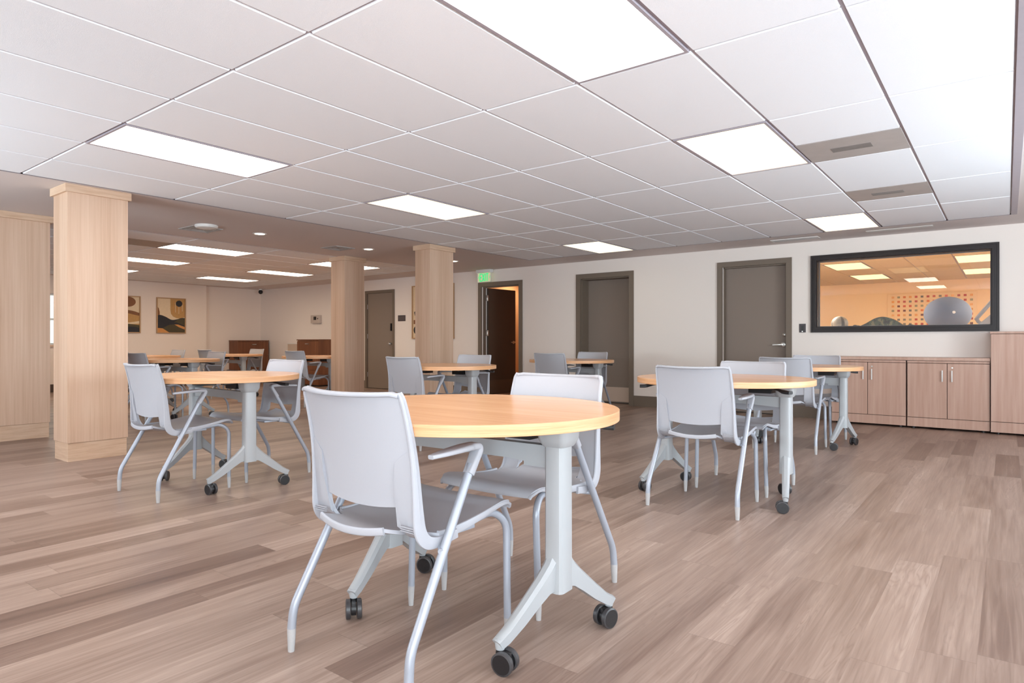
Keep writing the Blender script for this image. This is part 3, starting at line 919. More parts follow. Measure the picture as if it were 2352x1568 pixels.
# ------------------------------------------------------------------ table
TR = 0.553
def build_table():
    t = thing('round_table', '', 'table')
    b = nb()
    fs = lathe(b, [(TR - 0.0015, 0.741), (TR, 0.7425), (TR, 0.7755), (TR - 0.0015, 0.777)], 96, mi=1)
    for f in fs:
        if len(f.verts) > 4 or f.calc_center_median().z > 0.7757: f.material_index = 0
    bmesh.ops.remove_doubles(b, verts=b.verts, dist=0.0001)
    bmesh.ops.recalc_face_normals(b, faces=b.faces)
    obj('tabletop', b, [M_TOP, M_EDGE], t, angle=30)
    CX_ = 0.39
    for s in (-1, 1):
        b = nb()
        oct_ = [(x * 1.0, y * 1.0) for x, y in rrect(0.034, 0.043, 0.018, 3)]
        sweep(b, [(s * CX_, 0, 0.19), (s * CX_, 0, 0.30), (s * CX_, 0, 0.672)], oct_, up=(1, 0, 0), scales=[1.03, 1.0, 0.98])
        cl = obj('column', b, M_BASE, t, angle=25)
        b = nb()
        sec = rrect(0.050, 0.056, 0.02, 3)
        sweep(b, [(s * CX_, 0, 0.668), (s * CX_, 0, 0.680), (s * CX_, 0, 0.695), (s * CX_, 0, 0.741)], sec, up=(1, 0, 0), scales=[0.78, 0.93, 1.05, 1.12])
        obj('collar', b, M_BASE, cl)
        # one foot forwards, one backwards; the pair is splayed like a V open to +y
        for d in (-1, 1):
            ang = math.radians(13) * (1 if s > 0 else -1)
            dirv = Vector((math.sin(ang) * 1, math.cos(ang), 0)) * d
            if s < 0: dirv = Vector((-math.sin(abs(ang)), math.cos(ang), 0)) * d
            up_pts = [(0.020, 0.345), (0.034, 0.318), (0.055, 0.285), (0.095, 0.245), (0.165, 0.185), (0.235, 0.128), (0.282, 0.100)]
            lo_pts = [(0.000, 0.192), (0.030, 0.200), (0.060, 0.193), (0.105, 0.165), (0.170, 0.120), (0.232, 0.084), (0.262, 0.072)]
            b = nb()
            base = Vector((s * CX_, 0, 0)); side = Vector((dirv.y, -dirv.x, 0))
            R_ = []
            for k, ((ru, zu), (rl, zl)) in enumerate(zip(up_pts, lo_pts)):
                wd = 0.027 - 0.009 * k / 6
                pu = base + dirv * ru + Vector((0, 0, zu)); pl = base + dirv * rl + Vector((0, 0, zl))
                c1 = pu + (pl - pu) * 0.16
                R_.append([b.verts.new(v) for v in (pu + side * wd * 0.45, c1 + side * wd, pl + side * wd * 0.8, pl - side * wd * 0.8, c1 - side * wd, pu - side * wd * 0.45)])
            fs = []
            for i in range(len(R_) - 1):
                for k in range(6): fs.append(b.faces.new((R_[i][k], R_[i][(k + 1) % 6], R_[i + 1][(k + 1) % 6], R_[i + 1][k])))
            fs.append(b.faces.new(R_[0])); fs.append(b.faces.new(R_[-1]))
            bmesh.ops.recalc_face_normals(b, faces=fs)
            lathe(b, [(0.014, 0.070), (0.016, 0.082), (0.016, 0.105)], 16, tuple(base + dirv * 0.262))
            obj('foot', b, M_BASE, t, angle=30)
            # caster
            sw = {(1, -1): 0.12, (1, 1): -1.855, (-1, -1): -0.70, (-1, 1): 0.35}[(s, d)]
            cp = base + dirv * 0.262
            R2 = Matrix.Translation(cp) @ Matrix.Rotation(sw, 4, 'Z') @ Matrix.Translation((0.018, 0, 0))
            b = nb()
            box(b, -0.030, 0.020, -0.0085, 0.0085, 0.018, 0.066, 0.004)
            lathe(b, [(0.013, 0.055), (0.013, 0.074)], 12, (-0.018, 0, 0))
            lathe(b, [(0.024, -0.009), (0.024, 0.009)], 20, (0, 0, 0.036), 'y')
            bmesh.ops.transform(b, matrix=R2, verts=b.verts)
            ca = obj('caster', b, M_BLACK, t, angle=30)
            for ws in (-1, 1):
                b = nb()
                y0, y1 = sorted((ws * 0.011, ws * 0.029))
                lathe(b, [(0.030, y0), (0.0355, y0 + 0.002), (0.0355, y1 - 0.002), (0.031, y1)], 28, (0, 0, 0.0355), 'y', mi=1, caps=False)
                lathe(b, [(0.030, y0), (0.0299, y0 + 0.0001)], 28, (0, 0, 0.0355), 'y', mi=0)
                lathe(b, [(0.031, y1), (0.0309, y1 + 0.0003)], 28, (0, 0, 0.0355), 'y', mi=0)
                bmesh.ops.transform(b, matrix=R2, verts=b.verts)
                obj('wheel', b, [M_BLACK, M_RIM], ca, angle=30)
    b = nb()
    prism(b, [(-0.37, 0.60), (-0.37, 0.668), (0.37, 0.668), (0.37, 0.60), (0.2, 0.612), (-0.2, 0.612)], 'y', -0.019, 0.019)
    obj('beam', b, M_BASE, t, smooth=False)
    b = nb()
    prism(b, [(0.26, 0.592), (0.36, 0.592), (0.36, 0.606), (0.26, 0.606)], 'y', -0.012, 0.012)
    obj('beam_clip', b, M_BASE, t, smooth=False)
    # flip mechanism under the top
    b = nb()
    for s in (-1, 1):
        a, c = sorted((s * 0.335, s * 0.18))
        prism(b, [(a, 0.741), (c, 0.741), (c - (0.02 if s > 0 else 0.0), 0.688), (a + (0.0 if s > 0 else 0.02), 0.688)], 'y', -0.06, 0.06)
        box(b, *sorted((s * 0.34, s * 0.30)), -0.16, 0.16, 0.722, 0.741, 0.003)
    box(b, -0.33, 0.33, 0.105, 0.135, 0.722, 0.7409, 0.003)
    obj('flip_mechanism', b, M_BLACK, t, smooth=False)
    for s in (-1, 1):
        b = nb()
        sweep(b, bend_path([(s * 0.33, 0.14, 0.729), (s * 0.385, 0.20, 0.727), (s * 0.445, 0.235, 0.712), (s * 0.475, 0.245, 0.712)], 0.02, 4), rrect(0.006, 0.016, 0.004, 2), up=(0, 0, 1),
              scales=[(1, .7)] * 6 + [(1.6, 1.3)] * 6)
        obj('release_lever', b, M_BLACK, t)
    return t

chair0 = build_chair()
table0 = build_table()
index_kids()

TABLES = [
    (-1.545, 1.855, 0.03, 'nearest round beech table, large in the centre foreground'),
    (-4.43, 2.52, -0.03, 'round beech table standing just right of the large near column'),
    (-1.46, 4.42, PI, 'round beech table on the right, second from the camera, between four grey chair backs'),
    (-1.60, 7.10, 0.02, 'round beech table on the right, closest to the pinkish wooden cabinets'),
    (-4.47, 4.98, 0.02, 'round beech table in front of the oak column by the exit sign'),
    (-4.45, 7.51, 0.02, 'round beech table in front of the recessed door with pale kick plate'),
    (-8.75, 4.33, 0.10, 'round beech table in the far left room, directly behind the table by the near column'),
    (-11.23, 6.61, 0.0, 'farthest round beech table, in front of the dark cabinet in the corner'),
    (-11.23, 5.01, 0.0, 'far left round beech table seen below the black moon picture'),
    (-8.87, 6.75, 0.0, 'round beech table half hidden by the oak column in the middle left'),
]
for k, (x, y, r, l) in enumerate(TABLES):
    if k == 0:
        table0.location = (x, y, 0); table0.rotation_euler = (0, 0, r); table0['label'] = l; table0['group'] = 'round tables'
    else:
        copy_thing(table0, (x, y, 0), r, l, 'round tables')
CH = [
    (-1.545, 1.540, 0.0, 'pale grey plastic armchair nearest the camera, its back to us'),
    (-1.552, 2.255, PI, 'pale grey plastic armchair facing us across the nearest table'),
    (-4.41, 2.18, 0.02, 'pale grey plastic armchair closest to the large near column, its back to us'),
    (-4.465, 2.865, PI, 'pale grey armchair facing us at the table right of the near column'),
    (-1.455, 4.090, 0.0, 'pale grey armchair on the right with its back squarely to us at the second table'),
    (-1.440, 4.765, PI, 'pale grey plastic armchair facing us at the second table on the right'),
    (-1.585, 6.765, -0.04, 'pale grey plastic armchair back to us at the table by the pinkish cabinets'),
    (-1.56, 7.43, PI, 'pale grey plastic armchair facing us at the table by the pinkish cabinets'),
    (-4.47, 4.65, -0.03, 'grey plastic armchair back to us in front of the oak column by the exit sign'),
    (-4.52, 5.33, PI, 'grey plastic armchair facing us in front of the open door under the exit sign'),
    (-4.43, 7.18, -0.02, 'darker looking grey armchair back to us at the table by the recessed door'),
    (-4.455, 7.86, PI, 'grey armchair facing us right in front of the recessed door with pale kick plate'),
    (-8.64, 3.98, 0.06, 'dark looking grey armchair in the far room, just right of the near column'),
    (-8.75, 4.68, PI, 'grey armchair facing us at the table seen behind the near left one'),
    (-11.15, 6.265, 0.0, 'grey armchair back to us at the farthest table, left of its table top'),
    (-11.30, 6.95, PI, 'grey armchair facing us at the farthest table, in front of the dark corner cabinet'),
    (-10.72, 4.66, 0.0, 'grey armchair mostly hidden behind the near column in the far left room'),
    (-11.28, 5.38, PI, 'pale armchair facing us below the black moon picture, only its back edge showing'),
    (-8.66, 6.40, 0.05, 'grey armchair back to us just left of the middle oak column'),
]
for k, (x, y, r, l) in enumerate(CH):
    if k == 0:
        chair0.location = (x, y, 0); chair0.rotation_euler = (0, 0, r); chair0['label'] = l; chair0['group'] = 'grey armchairs at the round tables'
    else:
        copy_thing(chair0, (x, y, 0), r, l, 'grey armchairs at the round tables')

# ------------------------------------------------------------------ pinkish cabinets on the right
YC = 9.20
def low_cabinet(x0, x1, label):
    t = thing('storage_cabinet', label, 'cabinet', ((x0 + x1) / 2, YC, 0), 0, 'low pinkish cabinets')
    hw = (x1 - x0) / 2
    d = YW - YC - 0.004
    b = nb()
    box(b, -hw + 0.002, hw - 0.002, 0.02, d, 0.022, 0.775)
    box(b, -hw + 0.002, hw - 0.002, 0.0, 0.02, 0.768, 0.792, 0.001)
    obj('carcass', b, M_CAB, t, smooth=False)
    b = nb(); box(b, -hw + 0.006, hw - 0.006, 0.012, 0.022, 0.12, 0.768); 
    obj('reveal', b, M_CABGAP, t, smooth=False)
    b = nb(); box(b, -hw + 0.003, hw - 0.003, -0.001, 0.02, 0.024, 0.128, 0.001)
    obj('plinth', b, M_CAB, t, smooth=False)
    for sx in (-1, 1):
        for sy in (0.06, d - 0.06):
            b = nb(); lathe(b, [(0.02, 0.0), (0.02, 0.024)], 12, (sx * (hw - 0.06), sy, 0))
            obj('glide', b, M_BLACK, t)
    for s in (-1, 1):
        a, c = sorted((s * 0.003, s * (hw - 0.005)))
        b = nb(); box(b, a, c, -0.002, 0.0115, 0.134, 0.762, 0.001)
        dr = obj('door', b, M_CAB, t, smooth=False)
        b = nb()
        box(b, s * 0.045 - 0.006, s * 0.045 + 0.006, -0.028, -0.018, 0.555, 0.685, 0.002)
        for z in (0.565, 0.67): box(b, s * 0.045 - 0.005, s * 0.045 + 0.005, -0.019, -0.001, z, z + 0.008)
        h = obj('handle', b, M_WHITEP, dr)
        if s > 0:
            b = nb(); lathe(b, [(0.009, -0.001), (0.009, -0.006), (0.001, -0.0065)], 14, (0.045, 0, 0.715), 'y')
            obj('lock', b, M_CHROME, dr)
    return t
low_cabinet(-1.700, -0.916, 'low pinkish wooden two-door cabinet behind the round table, left one of the pair')
low_cabinet(-0.908, -0.140, 'low pinkish wooden two-door cabinet beside the tall one, under the dark framed window')
b = nb(); box(b, -1.705, -0.139, YC - 0.012, YW - 0.003, 0.796, 0.83, 0.002)
tag(obj('cabinet_top', b, M_CAB, smooth=False), 'long pinkish wooden top board lying across the two low cabinets', 'countertop')
t = thing('tall_cabinet', 'tall pinkish wooden cabinet cut off by the right edge of the photo', 'cabinet', (0.27, YC - 0.04, 0))
b = nb(); box(b, -0.405, 0.405, 0.02, YW - YC + 0.036, 0.022, 1.098)
obj('carcass', b, M_CAB, t, smooth=False)
b = nb(); box(b, -0.41, 0.41, -0.004, YW - YC + 0.036, 1.101, 1.125, 0.002)
obj('top_board', b, M_CAB, t, smooth=False)
b = nb(); box(b, -0.40, 0.40, 0.011, 0.022, 0.12, 1.10)
obj('reveal', b, M_CABGAP, t, smooth=False)
b = nb(); box(b, -0.403, 0.403, -0.001, 0.02, 0.022, 0.134, 0.001)
obj('plinth', b, M_CAB, t, smooth=False)
for s in (-1, 1):
    b = nb(); box(b, *sorted((s * 0.002, s * 0.402)), -0.001, 0.0105, 0.140, 1.096, 0.001)
    dr = obj('door', b, M_CAB, t, smooth=False)
    b = nb(); box(b, s * 0.045 - 0.006, s * 0.045 + 0.006, -0.028, -0.001, 0.70, 0.83, 0.002)
    obj('handle', b, M_WHITEP, dr)
for sx in (-0.34, 0.34):
    for sy in (0.06, 0.34):
        b = nb(); lathe(b, [(0.02, 0.0), (0.02, 0.024)], 12, (sx, sy, 0))
        obj('glide', b, M_BLACK, t)

# ------------------------------------------------------------------ dark cabinets in the far room
def dark_cabinet(w, d, h, loc, rz, label):
    """faces -y locally"""
    t = thing('file_cabinet', label, 'cabinet', loc, rz, 'dark wooden drawer cabinets')
    hw = w / 2
    b = nb(); box(b, -hw + 0.01, hw - 0.01, 0.022, d, 0.03, h - 0.028)
    obj('carcass', b, M_CABDK, t, smooth=False)
    b = nb(); box(b, -hw, hw, -0.005, d, h - 0.027, h, 0.002)
    obj('top_board', b, M_CABDK, t, smooth=False)
    b = nb(); box(b, -hw + 0.03, hw - 0.03, 0.04, d - 0.02, 0, 0.031)
    obj('plinth', b, M_BLACK, t, smooth=False)
    n = 3; zz = (h - 0.07) / n
    for k in range(n):
        b = nb(); box(b, -hw + 0.012, hw - 0.012, 0.0, 0.0215, 0.036 + k * zz, 0.036 + (k + 1) * zz - 0.006, 0.001)
        dr = obj('drawer', b, M_CABDK, t, smooth=False)
        zc = 0.036 + (k + 1) * zz - 0.075
        b = nb(); box(b, -0.055, 0.055, -0.028, -0.018, zc, zc + 0.014, 0.002); box(b, -0.05, -0.04, -0.019, 0.001, zc, zc + 0.012); box(b, 0.04, 0.05, -0.019, 0.001, zc, zc + 0.012)
        obj('handle', b, M_CHROME, dr)
    return t
dark_cabinet(0.86, 0.42, 1.045, (-14.45, 9.10, 0), PI / 2, 'dark walnut drawer cabinet in the far corner below the small camera')
dark_cabinet(0.80, 0.42, 1.065, (-12.34, 9.14, 0), 0, 'dark walnut drawer cabinet against the wall left of the middle oak column')
t = thing('low_partition', 'pale low panel box standing just left of the dark drawer cabinet', 'box', (-13.10, 9.38, 0))
b = nb(); box(b, -0.34, 0.34, 0.0, 0.18, 0.0, 0.955, 0.004)
obj('body', b, M_CREAM, t, smooth=False)
b = nb()
for k in range(5): box(b, -0.30, 0.30, -0.006, 0.001, 0.12 + k * 0.16, 0.13 + k * 0.16)
box(b, -0.345, 0.345, -0.008, 0.185, 0.955, 0.975, 0.002)
obj('top_rail', b, M_WHITEP, t, smooth=False)

# ------------------------------------------------------------------ small things on the walls
# exit sign
M_GREEN = emit('exit_green', (0.0, 0.72, 0.22, 1), 0.95, (0.0, 0.25, 0.08, 1))
t = thing('exit_sign', 'green glowing EXIT sign hanging above the open door', 'sign', (-7.47, YW - 0.10, 0))
b = nb(); box(b, -0.165, 0.165, -0.04, 0.06, 2.285, CEIL - 0.001, 0.004)
obj('housing', b, M_WHITEP, t)
b = nb(); box(b, -0.15, 0.15, 0.0, 0.008, 2.118, 2.284, 0.001)
o = obj('panel', b, emit('exit_panel', (0.8, 0.85, 0.45, 1), 0.42, (0.35, 0.36, 0.25, 1)), t, smooth=False); o['label'] = 'lit pale edge panel'
b = nb(); box(b, -0.156, -0.149, -0.006, 0.014, 2.115, 2.285, 0.001); box(b, 0.149, 0.156, -0.006, 0.014, 2.115, 2.285, 0.001); box(b, -0.156, 0.156, -0.006, 0.014, 2.112, 2.119, 0.001)
obj('panel_frame', b, M_WHITEP, t, smooth=False)
def stroke(bm, pts, w, y0, y1):
    for (x0, z0), (x1, z1) in zip(pts[:-1], pts[1:]):
        d = Vector((x1 - x0, z1 - z0)); L = d.length; d /= L; n = Vector((-d.y, d.x)) * w / 2
        e = d * w * 0.35
        prism(bm, [(x0 - e.x + n.x, z0 - e.y + n.y), (x1 + e.x + n.x, z1 + e.y + n.y), (x1 + e.x - n.x, z1 + e.y - n.y), (x0 - e.x - n.x, z0 - e.y - n.y)], 'y', y0, y1)
LET = {'E': [[(0, 0), (0, 1), (1, 1)], [(0, .5), (.85, .5)], [(0, 0), (1, 0)]], 'X': [[(0, 0), (1, 1)], [(0, 1), (1, 0)]],
       'I': [[(.5, 0), (.5, 1)]], 'T': [[(.5, 0), (.5, 1)], [(0, 1), (1, 1)]]}
b = nb()
xx = -0.098
for k, ch in enumerate('EXIT'):
    wdt = 0.040 if ch != 'I' else 0.014
    for st in LET[ch]:
        stroke(b, [(xx + p[0] * wdt, 2.136 + p[1] * 0.130) for p in st], 0.0165, -0.002 - 0.0002 * k, 0.0001)
    xx += wdt + 0.018
obj('letters', b, M_GREEN, t, smooth=False)
b = nb()
for s in (-1, 1):
    stroke(b, [(s * 0.120, 2.222), (s * 0.136, 2.202), (s * 0.120, 2.182)], 0.008, -0.002, 0.0001)
obj('arrow', b, M_GREEN, t, smooth=False)
# little plaque
t = thing('wall_plaque', 'small dark sign plaque on the wall right of the far brown door', 'sign', (-9.73, YW, 1.50))
b = nb(); box(b, -0.108, 0.108, -0.008, -0.0005, -0.062, 0.062, 0.002)
obj('plate', b, M_PLATE, t, smooth=False)
b = nb()
for k in range(3): box(b, -0.085, 0.085, -0.0095, -0.008, 0.022 - k * 0.027, 0.030 - k * 0.027)
obj('raised_band', b, mat('plaque_grey', srgb(112, 100, 98), 0.5, vary=0.03), t, smooth=False)
# switch plate
t = thing('wall_switch', 'small black switch plate on the wall between grey door and dark framed window', 'switch', (-2.115, YW, 1.195))
b = nb(); box(b, -0.04, 0.04, -0.008, -0.0005, -0.058, 0.058, 0.002)
obj('plate', b, M_PLATE, t, smooth=False)
b = nb(); box(b, -0.014, 0.014, -0.012, -0.008, -0.035, 0.03, 0.001)
obj('rocker', b, M_BLACK, t, smooth=False)
b = nb(); lathe(b, [(0.008, -0.008), (0.008, -0.013), (0.001, -0.0135)], 12, (0, 0, -0.044), 'y')
obj('indicator', b, M_CHROME, t)
# control box
t = thing('wall_control_box', 'small grey control box on the wall above the dark drawer cabinet', 'control box', (-12.55, YW, 1.54))
b = nb(); box(b, -0.165, 0.165, -0.07, -0.0005, -0.095, 0.095, 0.006)
obj('housing', b, mat('box_grey', srgb(196, 184, 176), 0.5, vary=0.02), t)
b = nb(); box(b, -0.05, 0.05, -0.074, -0.07, -0.02, 0.06, 0.002)
obj('screen', b, M_BLACK, t)
b = nb(); lathe(b, [(0.016, -0.07), (0.016, -0.078), (0.001, -0.079)], 12, (0.105, 0, 0.01), 'y')
obj('button', b, M_PLATE, t)
# corner camera
t = thing('security_camera', 'small black round security camera high in the far corner', 'camera', (-14.84 + 0.03, 9.32, 2.27))
b = nb(); lathe(b, [(0.04, 0.045), (0.04, 0.073)], 20, (0, 0, 0)); lathe(b, [(0.012, 0.02), (0.012, 0.05)], 12)
obj('mount', b, M_WHITEP, t)
b = nb()
bmesh.ops.create_uvsphere(b, u_segments=20, v_segments=12, radius=0.055)
obj('eyeball', b, M_BLACK, t)
t.location = (-14.62, 9.40, 2.27)

# pictures
def picture(w, h, loc, rz, label, shapes, bg, framec):
    """picture hangs facing -y locally; shapes are (material, polygon in 0..1 space)"""
    t = thing('framed_picture', label, 'picture', loc, rz, 'abstract framed pictures')
    hw, hh = w / 2, h / 2; f = 0.022
    b = nb()
    for r in ((-hw, -hw + f, -hh, hh), (hw - f, hw, -hh, hh), (-hw + f, hw - f, -hh, -hh + f), (-hw + f, hw - f, hh - f, hh)):
        box(b, r[0], r[1], -0.035, -0.001, r[2], r[3], 0.002)
    obj('frame', b, framec, t, smooth=False)
    b = nb(); box(b, -hw + f, hw - f, -0.015, -0.002, -hh + f, hh - f)
    iw, ih = w - 2 * f, h - 2 * f
    mats = [bg]
    for k, (m, pl) in enumerate(shapes):
        if m not in mats: mats.append(m)
        prism(b, [(-iw / 2 + iw * x, -ih / 2 + ih * z) for x, z in pl], 'y', -0.0155 - 0.0004 * (k + 1), -0.0150, mi=mats.index(m))
    obj('canvas', b, mats, t, smooth=False)
    return t
def disc(cx, cz, r, asp, n=28): return [(cx + r * math.cos(2 * PI * k / n), cz + r * asp * math.sin(2 * PI * k / n)) for k in range(n)]
def hill(pts, n=8):
    P = smooth_path([Vector((x, 0, z)) for x, z in pts], n)
    return [(max(0, min(1, p.x)), p.z) for p in P] + [(1, 0), (0, 0)]
C_CRM = mat('art_cream', srgb(224, 200, 168), 0.8, vary=0.03, bscale=30)
C_TAN = mat('art_tan', srgb(186, 142, 88), 0.8, vary=0.05, bscale=30)
C_BRN = mat('art_brown', srgb(132, 88, 60), 0.8, vary=0.05, bscale=30)
C_NVY = mat('art_charcoal', srgb(48, 46, 50), 0.8, vary=0.06, bscale=30)
C_OLV = mat('art_olive', srgb(78, 68, 48), 0.8, vary=0.05, bscale=30)
C_ORG = mat('art_orange', srgb(204, 142, 82), 0.8, vary=0.05, bscale=30)
C_WFR = mat('art_wood_frame', srgb(178, 140, 102), 0.5, vary=0.06, bscale=60)
sun = [(C_TAN, [(0.47, 1), (1, 1), (1, 0.46), (0.86, 0.42), (0.70, 0.43), (0.56, 0.48), (0.49, 0.56), (0.47, 0.68)]),
       (C_BRN, [(0, 0.76), (0.05, 0.70), (0.08, 0.60), (0.08, 0.48), (0, 0.46)])]
for k in range(6): sun.append((C_CRM if k % 2 else C_ORG, [(0.58 + k * 0.065, 0.94 - 0.05 * (k % 3)), (0.595 + k * 0.065, 0.94 - 0.05 * (k % 3)), (0.595 + k * 0.065, 0.56 + 0.04 * (k % 3)), (0.58 + k * 0.065, 0.56 + 0.04 * (k % 3))]))
sun += [(C_NVY, disc(0.79, 0.865, 0.12, 0.78)),
        (C_NVY, hill([(0, 0.50), (0.12, 0.51), (0.3, 0.46), (0.5, 0.38), (0.68, 0.39), (0.85, 0.43), (1, 0.44)])),
        (C_OLV, [(0.75, 0.40), (1, 0.42), (1, 0.20), (0.70, 0.30), (0.60, 0.30)]),
        (C_ORG, [(0.60, 0.24), (0.75, 0.24), (1, 0.17), (1, 0.09), (0.72, 0.18)]),
        (C_OLV, [(0.18, 0.12), (0.40, 0.22), (0.60, 0.245), (0.80, 0.15), (1, 0.07), (1, 0), (0.45, 0), (0.30, 0.05)]),
        (C_ORG, [(0, 0.13), (0.18, 0.12), (0.36, 0.03), (0.42, 0), (0, 0)])]
picture(0.67, 0.81, (XP, 7.167, 1.605), PI / 2, 'framed picture of a black moon over dark rolling hills on the far left wall', sun, C_CRM, C_WFR)
s2 = [(C_BRN, disc(0.62, 0.86, 0.26, 0.55)), (C_BRN, hill([(0, 0.52), (0.25, 0.56), (0.55, 0.62), (0.8, 0.60), (1, 0.55)])),
      (C_TAN, hill([(0, 0.50), (0.3, 0.50), (0.6, 0.53), (0.85, 0.49), (1, 0.47)])), (C_CRM, hill([(0, 0.36), (0.3, 0.34), (0.55, 0.27), (0.8, 0.29), (1, 0.32)])),
      (C_TAN, hill([(0, 0.30), (0.3, 0.28), (0.6, 0.23), (1, 0.24)])), (C_OLV, hill([(0, 0.20), (0.3, 0.22), (0.6, 0.235), (1, 0.20)])), (C_NVY, hill([(0, 0.07), (0.3, 0.10), (0.6, 0.15), (0.85, 0.15), (1, 0.12)]))]
picture(0.67, 0.81, (XP, 6.145, 1.605), PI / 2, 'framed picture with a brown sun over tan hills, cut by the near column', s2, C_CRM, C_WFR)
s3 = [(C_NVY, [(0.03, 0.50), (0.07, 0.54), (0.10, 0.50), (0.10, 0.44), (0.05, 0.43)]), (C_BRN, [(0.015, 0.27), (0.15, 0.27), (0.15, 0.35), (0.015, 0.35)]),
      (C_NVY, disc(0.10, 0.15, 0.085, 1.0)), (C_NVY, disc(0.55, 0.6, 0.13, 1.0)), (C_TAN, disc(0.6, 0.3, 0.16, 1.0))]
picture(1.13, 1.08, (-8.846, YW, 1.61), 0, 'large framed abstract picture mostly hidden behind the oak column by the exit sign', s3, C_CRM, C_WFR)

# downlights and smoke detector on the drywall band
for (x, y, l) in ((-7.12, 4.566, 'small round recessed downlight in the plain ceiling band, nearer one'), (-7.10, 6.319, 'small round recessed downlight in the plain ceiling band between the two far columns'),
                  (-7.07, 8.156, 'tiny recessed downlight showing at the right edge of the oak column by the exit sign')):
    t = thing('downlight', l, 'ceiling light', (x, y, CEIL), 0, 'recessed downlights')
    b = nb(); lathe(b, [(0.085, 0.0005), (0.082, -0.006), (0.062, -0.004), (0.060, 0.0005)], 28, caps=False)
    obj('trim_ring', b, M_WHITEP, t)
    b = nb(); lathe(b, [(0.060, -0.0035), (0.060, -0.0015)], 24)
    obj('lens', b, emit('downlight_lens', (1.0, 0.82, 0.62, 1), 9.0), t)
t = thing('smoke_detector', 'round white dome fixture on the plain ceiling beside a square vent', 'detector', (-7.08, 3.85, CEIL))
b = nb(); lathe(b, [(0.125, -0.0005), (0.128, -0.012), (0.115, -0.030), (0.07, -0.040), (0.001, -0.042)], 32)
obj('dome', b, M_WHITEP, t)
def square_vent(x, y, s, label):
    t = thing('ceiling_vent', label, 'ceiling vent', (x, y, CEIL))
    b = nb()
    for k in range(4):
        h = s / 2 - k * 0.038; w = 0.014
        for r in ((-h, -h + w, -h, h), (h - w, h, -h, h), (-h + w, h - w, -h, -h + w), (-h + w, h - w, h - w, h)):
            box(b, r[0], r[1], r[2], r[3], -0.010 + 0.001 * k, -0.0003)
    obj('louvre', b, M_GREYVENT, t, smooth=False)
    b = nb(); box(b, -s / 2 + 0.01, s / 2 - 0.01, -s / 2 + 0.01, s / 2 - 0.01, -0.003, -0.0004)
    obj('backing', b, mat('vent_shadow', srgb(150, 138, 132), 0.8, vary=0.05), t, smooth=False)
square_vent(-7.34, 3.92, 0.36, 'square ceiling vent beside the white dome fixture')
square_vent(-7.34, 5.96, 0.34, 'square ceiling vent between the two small downlights')
t = thing('slot_vent', 'long white air vent in the ceiling strip above the grey lever-handle door', 'ceiling vent', (-2.10, 9.20, CEIL))
b = nb(); box(b, -0.30, 0.26, -0.09, 0.09, -0.008, -0.0003, 0.002)
obj('flange', b, M_WHITEP, t, smooth=False)
b = nb()
for k in range(7): box(b, -0.27, 0.23, -0.07 + k * 0.02, -0.062 + k * 0.02, -0.011, -0.008)
obj('slat', b, M_GREYVENT, t, smooth=False)
t = thing('access_strip', 'flat white strip in the ceiling above the dark framed window', 'ceiling panel', (-0.95, 9.12, CEIL))
b = nb(); box(b, -0.36, 0.30, -0.05, 0.05, -0.005, -0.0003, 0.002)
obj('strip', b, M_WHITEP, t, smooth=False)

# ------------------------------------------------------------------ things behind the glass
t = thing('equipment_shelf', 'long shelf below the window in the room behind the glass', 'shelf', (-1.0, 10.45, 0))
b = nb(); box(b, -1.3, 0.71, -0.62, 0.62, 1.12, 1.15, 0.003)
obj('board', b, M_OAKH, t, smooth=False)
for sx in (-1.2, 0.62):
    for sy in (-0.55, 0.55):
        b = nb(); box(b, sx - 0.02, sx + 0.02, sy - 0.02, sy + 0.02, 0, 1.12)
        obj('leg', b, M_CHROME, t, smooth=False)
M_BALLG = mat('grey_ball', srgb(92, 104, 128), 0.75, spec=0.2, vary=0.02, bscale=4)
t = thing('exercise_ball', 'big grey exercise ball behind the window glass', 'ball', (-0.60, 10.60, 1.15))
b = nb(); bmesh.ops.create_uvsphere(b, u_segments=48, v_segments=28, radius=0.26)
for v in b.verts:
    v.co.z = (v.co.z + 0.26) * 0.87
    if v.co.z < 0.03: v.co.z *= 0.3
bmesh.ops.translate(b, verts=b.verts, vec=(0, 0, 0.001))
obj('ball', b, M_BALLG, t, angle=80)
b = nb(); lathe(b, [(0.018, 0), (0.018, 0.006), (0.008, 0.009), (0.001, 0.009)], 16, (0, 0, 0))
bmesh.ops.transform(b, matrix=Matrix.Translation((0.08, -0.244, 0.24)) @ Matrix.Rotation(PI / 2, 4, 'X'), verts=b.verts)
obj('plug', b, M_WHITEP, t)
t = thing('small_ball', 'small striped grey ball behind the left part of the window glass', 'ball', (-1.745, 9.98, 1.15))
b = nb(); bmesh.ops.create_uvsphere(b, u_segments=32, v_segments=20, radius=0.103)
for f in b.faces:
    a = math.atan2(f.calc_center_median().y, f.calc_center_median().x)
    f.material_index = 1 if (int((a + PI) / (PI / 8)) % 4) == 1 else 0
bmesh.ops.translate(b, verts=b.verts, vec=(0, 0, 0.104))
obj('ball', b, [mat('ball_grey', srgb(140, 134, 124), 0.5, vary=0.05), mat('ball_dark', srgb(74, 72, 70), 0.5, vary=0.05)], t, angle=80)
t = thing('arched_bolster', 'dark green camouflage arched bolster between two black rollers behind the glass', 'bolster', (-1.255, 9.98, 1.15))
t.scale = (0.88, 1, 1)
mc = bpy.data.materials.new('camouflage'); mc.use_nodes = True
nt = mc.node_tree
no = nt.nodes.new('ShaderNodeTexNoise'); no.inputs['Scale'].default_value = 14
tcn = nt.nodes.new('ShaderNodeTexCoord'); nt.links.new(tcn.outputs['Object'], no.inputs['Vector'])
rp = nt.nodes.new('ShaderNodeValToRGB'); rp.color_ramp.interpolation = 'CONSTANT'
